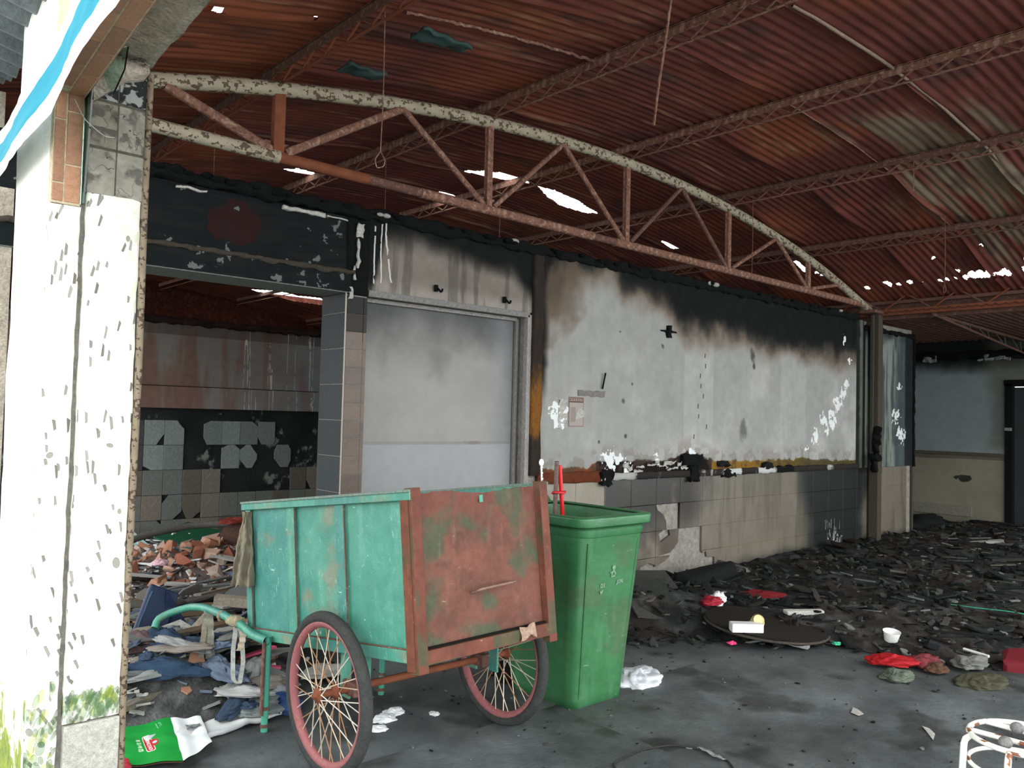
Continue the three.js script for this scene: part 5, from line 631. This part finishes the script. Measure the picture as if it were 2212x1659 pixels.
{ // flattened drinks carton with its lid flap
  const cv = document.createElement('canvas'); cv.width = 512; cv.height = 448; const g = cv.getContext('2d'); g.fillStyle = '#0f8a34'; g.fillRect(0, 0, 512, 448); g.fillStyle = '#5aa070'; g.fillRect(0, 0, 92, 448); g.fillStyle = 'rgba(255,255,255,.12)'; for (let i = 0; i < 60; i++) g.fillRect((i * 97) % 512, (i * 53) % 448, 20, 1.5);
  g.save(); g.translate(300, 236); g.rotate(1.42); g.fillStyle = '#e8ded8'; g.beginPath(); g.roundRect(-98, -33, 196, 66, 16); g.fill(); g.fillStyle = '#b3262c'; g.beginPath(); g.roundRect(-93, -28, 186, 56, 14); g.fill(); g.beginPath(); g.arc(0, -36, 40, 0, 7); g.fill(); g.fillStyle = '#9fd8d8'; g.beginPath(); g.ellipse(0, -48, 12, 18, 0, 0, 7); g.fill(); g.fillStyle = '#fff'; g.font = 'bold 37px serif'; g.textAlign = 'center'; g.fillText('TSINGTAO', 0, 13, 176); g.strokeStyle = '#cfe0c4'; g.lineWidth = 4.2; // the four printed characters, stroke by stroke on a 10 x 10 grid
  [['1,1.5,9,1.5', '2,3,8,3', '.5,4.5,9.5,4.5', '5,0,5,4.5', '2.5,6,2.5,10', '2.5,6,7.5,6', '7.5,6,7.5,10', '2.5,7.3,7.5,7.3', '2.5,8.6,7.5,8.6'], ['5,0,4,1', '2.5,1,7.5,1', '7.5,1,7.5,3.2', '2.5,1,2.5,5', '2.5,5,9,5', '9,5,9,9.5', '5,2.2,5.5,3.4', '1.5,6.5,1.5,9', '1.5,9,6.5,9', '6.5,6.5,6.5,9', '4,6,4,9'], ['.5,2,.5,7', '.5,2,3,2', '3,2,3,7', '.5,7,3,7', '4.5,1.5,9.5,1.5', '4.5,1.5,4.5,5', '9.5,1.5,9.5,5', '4.5,3.2,9.5,3.2', '4.5,5,9.5,5', '7,1.5,7,10', '4,7.5,10,7.5'], ['1,1,1.8,2.2', '.3,4,1.2,5', '.5,9.5,2,6.5', '3,1,9.8,1', '3.4,3,9.6,3', '3.4,3,3.4,10', '9.6,3,9.6,10', '5.4,1,5.2,5', '7.4,1,7.6,5', '3.4,7,9.6,7', '3.4,9.6,9.6,9.6']].forEach((ch, i) => ch.forEach((s) => { const [a, b, c, d] = s.split(',').map(Number); g.beginPath(); g.moveTo(-78 + i * 41 + a * 3.5, 50 + b * 3.5); g.lineTo(-78 + i * 41 + c * 3.5, 50 + d * 3.5); g.stroke(); })); g.restore(); g.save(); g.translate(400, 56); g.rotate(1.42); g.fillStyle = '#7cb894'; g.font = 'bold 34px sans-serif'; g.fillText('4°C', -30, 0); g.fillRect(-30, 14, 70, 8); g.restore();
  const t = new THREE.CanvasTexture(cv); t.colorSpace = THREE.SRGBColorSpace;
  const o = thing('flattened_carton', 'flattened green printed carton with a white open flap on the floor', 'carton', [0, 0, 0]);
  // corners on the floor
  const quad = (a, b, c, d, h, nu, nv, w) => grid(nu, nv, (u, v) => { const L = (i) => (a[i] * (1 - u) + b[i] * u) * (1 - v) + (d[i] * (1 - u) + c[i] * u) * v; return [L(0), h + .012 * IN.noise(L(0) * 9, L(1) * 9, w) + .004 * Math.sin(u * 9), L(1)]; });
  const face = quad([1.08, -3.66], [1.345, -3.5], [1.475, -4.02], [1.21, -4.02], .035, 30, 30, 1); setUV(face, () => [0, 0]);
  { const p = face.attributes.position, uv = face.attributes.uv; for (let j = 0, k = 0; j <= 30; j++) for (let i = 0; i <= 30; i++, k++) uv.setXY(k, j / 30 * .0 + i / 30, j / 30); }
  part('printed_face', o, face, std({ map: t, roughness: .6 })); part('carton_back', o, quad([1.08, -3.66], [1.345, -3.5], [1.475, -4.02], [1.21, -4.02], .027, 12, 12, 1), dull(140, 116, 88));
  part('open_flap', o, quad([1.345, -3.5], [1.51, -3.61], [1.59, -3.95], [1.475, -4.02], .036, 20, 20, 1), flat(216, 220, 222, .8)); part('crumb_stain', o, roughen(new THREE.BoxGeometry(.06, .003, .03, 6, 1, 4).translate(1.51, .046, -3.83), .012, 40), dull(140, 146, 148));
}
put('red_scrap', 'dull red wrapper under the carton edge at the column', 'wrapper', crumples[4], flat(170, 50, 66, .7), [1.12, .03, -3.62], [.06, .06, .05]);
// ---------------------------------------------------------------- single pieces in the hall
put('white_bag', 'crumpled white plastic bag on the floor behind the green bin', 'bag', crumples[3], flat(206, 210, 216, .4), [3.8, .0, -3.1], [.19, .15, .13], [0, .5, 0]);
for (const [x, z, s, l] of [[2.4, -3.52, .05, 'crumpled white tissue between the wheels, topmost'], [2.31, -3.47, .055, 'crumpled white tissue between the wheels, middle one'], [2.22, -3.38, .04, 'crumpled white tissue between the wheels, lowest'], [2.55, -3.38, .025, 'small white crumb beside the far wheel']]) put('paper_tissue', l, 'paper', crumples[Math.round(s * 100) % 5], flat(222, 224, 226, .8), [x, 0, z], [s * 1.3, s, s], [0, s * 60, 0]);
single('paper_flake', 'small white paper flake lying on the bare floor right of the bin', 'paper', roughen(poly([[-.06, 0], [-.02, -.03], [.05, -.01], [.06, .01], [-.02, .03]], .003).rotateX(-Math.PI / 2), .004, 30), M.offwhite, [4.3, .003, -2.05], [0, .6, 0]); single('paper_flake', 'thin ragged white flake on the floor beside the stool', 'paper', roughen(poly([[-.09, .02], [0, -.02], [.07, -.015], [.09, .01], [.0, .012]], .003).rotateX(-Math.PI / 2), .006, 40), M.offwhite, [4.3, .003, -1.68], [0, .7, 0]);
single('floor_wire', 'thin dark wire curling over the floor at the bottom edge', 'wire', tube([[2.74, .006, -2.33], [2.8, .006, -2.41], [3.0, .006, -2.43], [3.16, .006, -2.38], [3.23, .006, -2.27], [3.22, .006, -2.12], [3.12, .006, -2.0]], .005, 5, 50), M.darkBoard); single('floor_scrap', 'pale flat strip at the end of the dark floor wire', 'strip', roughen(new THREE.BoxGeometry(.16, .004, .02, 12, 1, 2), .008, 30), dull(160, 166, 168), [3.215, .014, -2.2], [0, 1.4, 0]);
{ // items in the burnt litter, by place along the wall
  const h = (x, z) => heapH(x, z);
  const top = thing('round_tabletop', 'round charred tabletop lying tilted in the burnt litter', 'tabletop', [5.32, .075, -3.2]); part('board', top, roughen(new THREE.CylinderGeometry(.42, .42, .03, 56, 1).rotateX(.06).rotateZ(-.03), .012, 7), dull(46, 41, 36)); part('edge_band', top, triUV(new THREE.TorusGeometry(.42, .01, 6, 56, 4.2).rotateX(Math.PI / 2 + .06).rotateZ(-.03).translate(0, -.006, 0)), dull(84, 78, 70));
  put('foam_block', 'white foam block at the front edge of the round tabletop', 'foam', triUV(new RoundedBoxGeometry(.25, .075, .1, 2, .01)), M.whitePlastic, [4.96, .125, -3.13], [.85, .8, .9], [0, -.72, 0]);
  { const c = thing('paper_cup', 'crushed cream paper cup on the round tabletop', 'cup', [5.08, .14, -3.12]); part('cup_wall', c, roughen(new THREE.CylinderGeometry(.05, .036, .11, 24, 6, true), .012, 18), M.cream); part('cup_base', c, triUV(new THREE.CylinderGeometry(.036, .036, .006, 20).translate(0, -.05, 0)), M.cream); c.rotation.set(.4, .5, -2.4); }
  put('white_wrapper', 'bright white wrapper half over a red one in the litter', 'wrapper', crumples[0], M.whitePlastic, [5.49, .13, -3.72], [.12, .11, .07], [0, .4, .3]); put('red_wrapper', 'dark red wrapper partly under the white one in the litter', 'wrapper', crumples[1], flat(140, 22, 40, .6), [5.38, .13, -3.7], [.12, .11, .08]);
  put('red_cloth', 'dim red cloth lying behind the round tabletop', 'cloth', crumples[2], M.darkRed, [6.23, .06, -3.78], [.22, .1, .12], [0, -.7, 0]); single('black_cushion', 'long black burnt cushion against the foot of the tiled wall', 'cushion', roughen(new RoundedBoxGeometry(.82, .2, .22, 6, .07), .04, 6), flat(22, 23, 23, .9), [6.33, .09, -4.4], [0, .05, .02]);
  put('glass_jar', 'small empty glass jar by the tiled wall', 'jar', triUV(new THREE.LatheGeometry([[.0, 0], [.035, 0], [.042, .01], [.042, .06], [.034, .072], [.034, .085], [.037, .085], [.037, .07], [.039, .06], [.039, .012], [0, .008]].map(([a, b]) => new THREE.Vector2(a, b)), 24)), new THREE.MeshPhysicalMaterial({ color: col(230, 236, 230), roughness: .08, transmission: .9, thickness: .004, side: THREE.DoubleSide }), [7.13, .04, -4.5], [1, 1, 1], [.2, 0, 1.2]);
  put('grey_sack', 'grey crumpled sack lump in the litter near the bin', 'sack', crumples[4], dull(118, 116, 114), [5.28, .08, -4.02], [.18, .22, .14], [0, .3, .2]); put('grey_sack', 'smaller grey paper lump right of the grey sack', 'paper', crumples[1], dull(126, 122, 118), [5.38, .08, -3.84], [.09, .13, .08]);
  put('tile_sheet', 'dark cracked tile leaning with a pale edge beside the wall', 'tile', triUV(new THREE.BoxGeometry(.36, .014, .24)), dull(70, 70, 66), [5.24, .24, -4.15], [1, 1, 1], [.5, -.3, .1]); put('tile_sheet', 'dark square tile lying flat in the litter beside the bin', 'tile', triUV(new THREE.BoxGeometry(.36, .014, .26)), dull(84, 84, 82), [4.88, .12, -3.84], [1, 1, 1], [.35, -.5, .05]); put('tile_sheet', 'dark tile propped on edge left of the grey sack', 'tile', triUV(new THREE.BoxGeometry(.3, .014, .24)), dull(62, 64, 60), [5.0, .2, -4.0], [1, 1, 1], [.8, -.5, .6]);
  put('white_strip', 'white plastic strip beyond the round tabletop', 'strip', roughen(new RoundedBoxGeometry(.34, .04, .05, 3, .012), .014, 12), M.offwhite, [5.8, .1, -3.17], [1, 1, 1], [0, -.4, -.06]); put('white_strip', 'pale broken strip in front of the round tabletop', 'strip', splint[1], M.offwhite, [5.14, .04, -2.92], [.26, .02, .06], [.1, -1.25, 0]);
  put('pink_scrap', 'tiny bright pink scrap in front of the white foam block', 'scrap', crumples[0], flat(230, 70, 130, .6), [4.87, .02, -3.18], [.04, .035, .03]); put('green_scrap', 'tiny bright green scrap in the litter edge', 'scrap', crumples[2], flat(60, 190, 140, .5), [5.45, .02, -2.74], [.035, .03, .03]);
  put('white_cup', 'small white cup standing beside the red cloth', 'cup', triUV(new THREE.LatheGeometry([[0, 0], [.03, 0], [.045, .08], [.048, .085], [.042, .08], [.028, .008], [0, .008]].map(([a, b]) => new THREE.Vector2(a, b)), 24)), M.whitePlastic, [5.7, .03, -2.49], [1.2, 1.1, 1.2], [.15, 0, .1]);
  put('red_cloth', 'bright red cloth on the near edge of the litter', 'cloth', crumples[3], flat(150, 14, 22, .7), [5.29, .03, -2.29], [.17, .12, .09], [0, -.75, 0]); put('red_cloth', 'dull dark red cloth tail beside the bright red cloth', 'cloth', crumples[0], flat(108, 46, 50, .8), [5.46, .03, -2.18], [.16, .09, .1]);
  put('red_box', 'crushed red box at the right edge of the picture', 'box', roughen(new RoundedBoxGeometry(.24, .09, .18, 6, .025), .05, 10), flat(104, 20, 32, .7), [5.92, .04, -1.78], [1, 1, 1], [.1, .4, .1]); put('grey_leaf', 'pale green crumpled leaf-like scrap before the bright red cloth', 'scrap', crumples[1], dull(122, 132, 116), [5.08, .01, -2.17], [.13, .1, .09]); put('brown_scrap', 'brown crumpled scrap right of the leaf-like scrap', 'scrap', crumples[4], dull(116, 84, 68), [5.39, .02, -2.08], [.1, .08, .07]);
  single('white_rod', 'thin white rod lying on the grey litter', 'rod', rodGeo([5.9, .055, -2.1], [5.84, .055, -1.93], .009, 8), M.whitePlastic); put('grey_pouch', 'flat pale grey pouch below the thin white rod', 'pouch', crumples[2], dull(140, 140, 134), [5.69, .03, -1.98], [.17, .09, .1]); put('olive_heap', 'olive-brown mouldy heap before the flat pale pouch', 'scrap', crumples[3], dull(92, 92, 72), [5.4, .0, -1.82], [.2, .1, .12]);
  single('green_tape', 'thin green tape lying over the dark litter', 'tape', roughen(new THREE.BoxGeometry(1.5, .006, .02, 60, 1, 1), .012, 5), flat(56, 150, 120, .6), [7.3, .085, -2.0], [0, -1.3, 0]); put('grey_plank', 'long grey plank on the ash toward the end wall', 'plank', triUV(new THREE.BoxGeometry(1.0, .03, .14)), M.ash, [10.3, .1, -3.0], [1, 1, 1], [0, -.6, .02]); put('broken_lath', 'bright white broken slat on the floor before the end wall', 'slat', splint[0], M.offwhite, [11.3, .1, -3.75], [.5, .03, .1], [0, -.5, .05]); put('grey_plank', 'pale grey board beside the broken white slat', 'plank', triUV(new THREE.BoxGeometry(.9, .03, .16)), dull(110, 116, 114), [11.5, .1, -3.3], [1, 1, 1], [0, -.7, .02]);
  put('ash_mound', 'low black ash mound at the foot of the end wall', 'mound', crumple(40, .3), flat(30, 32, 32, .95), [12.9, 0, -5.3], [.9, .6, .7]);
}
renderer.shadowMap.type = THREE.PCFSoftShadowMap;
renderer.render(scene, camera);
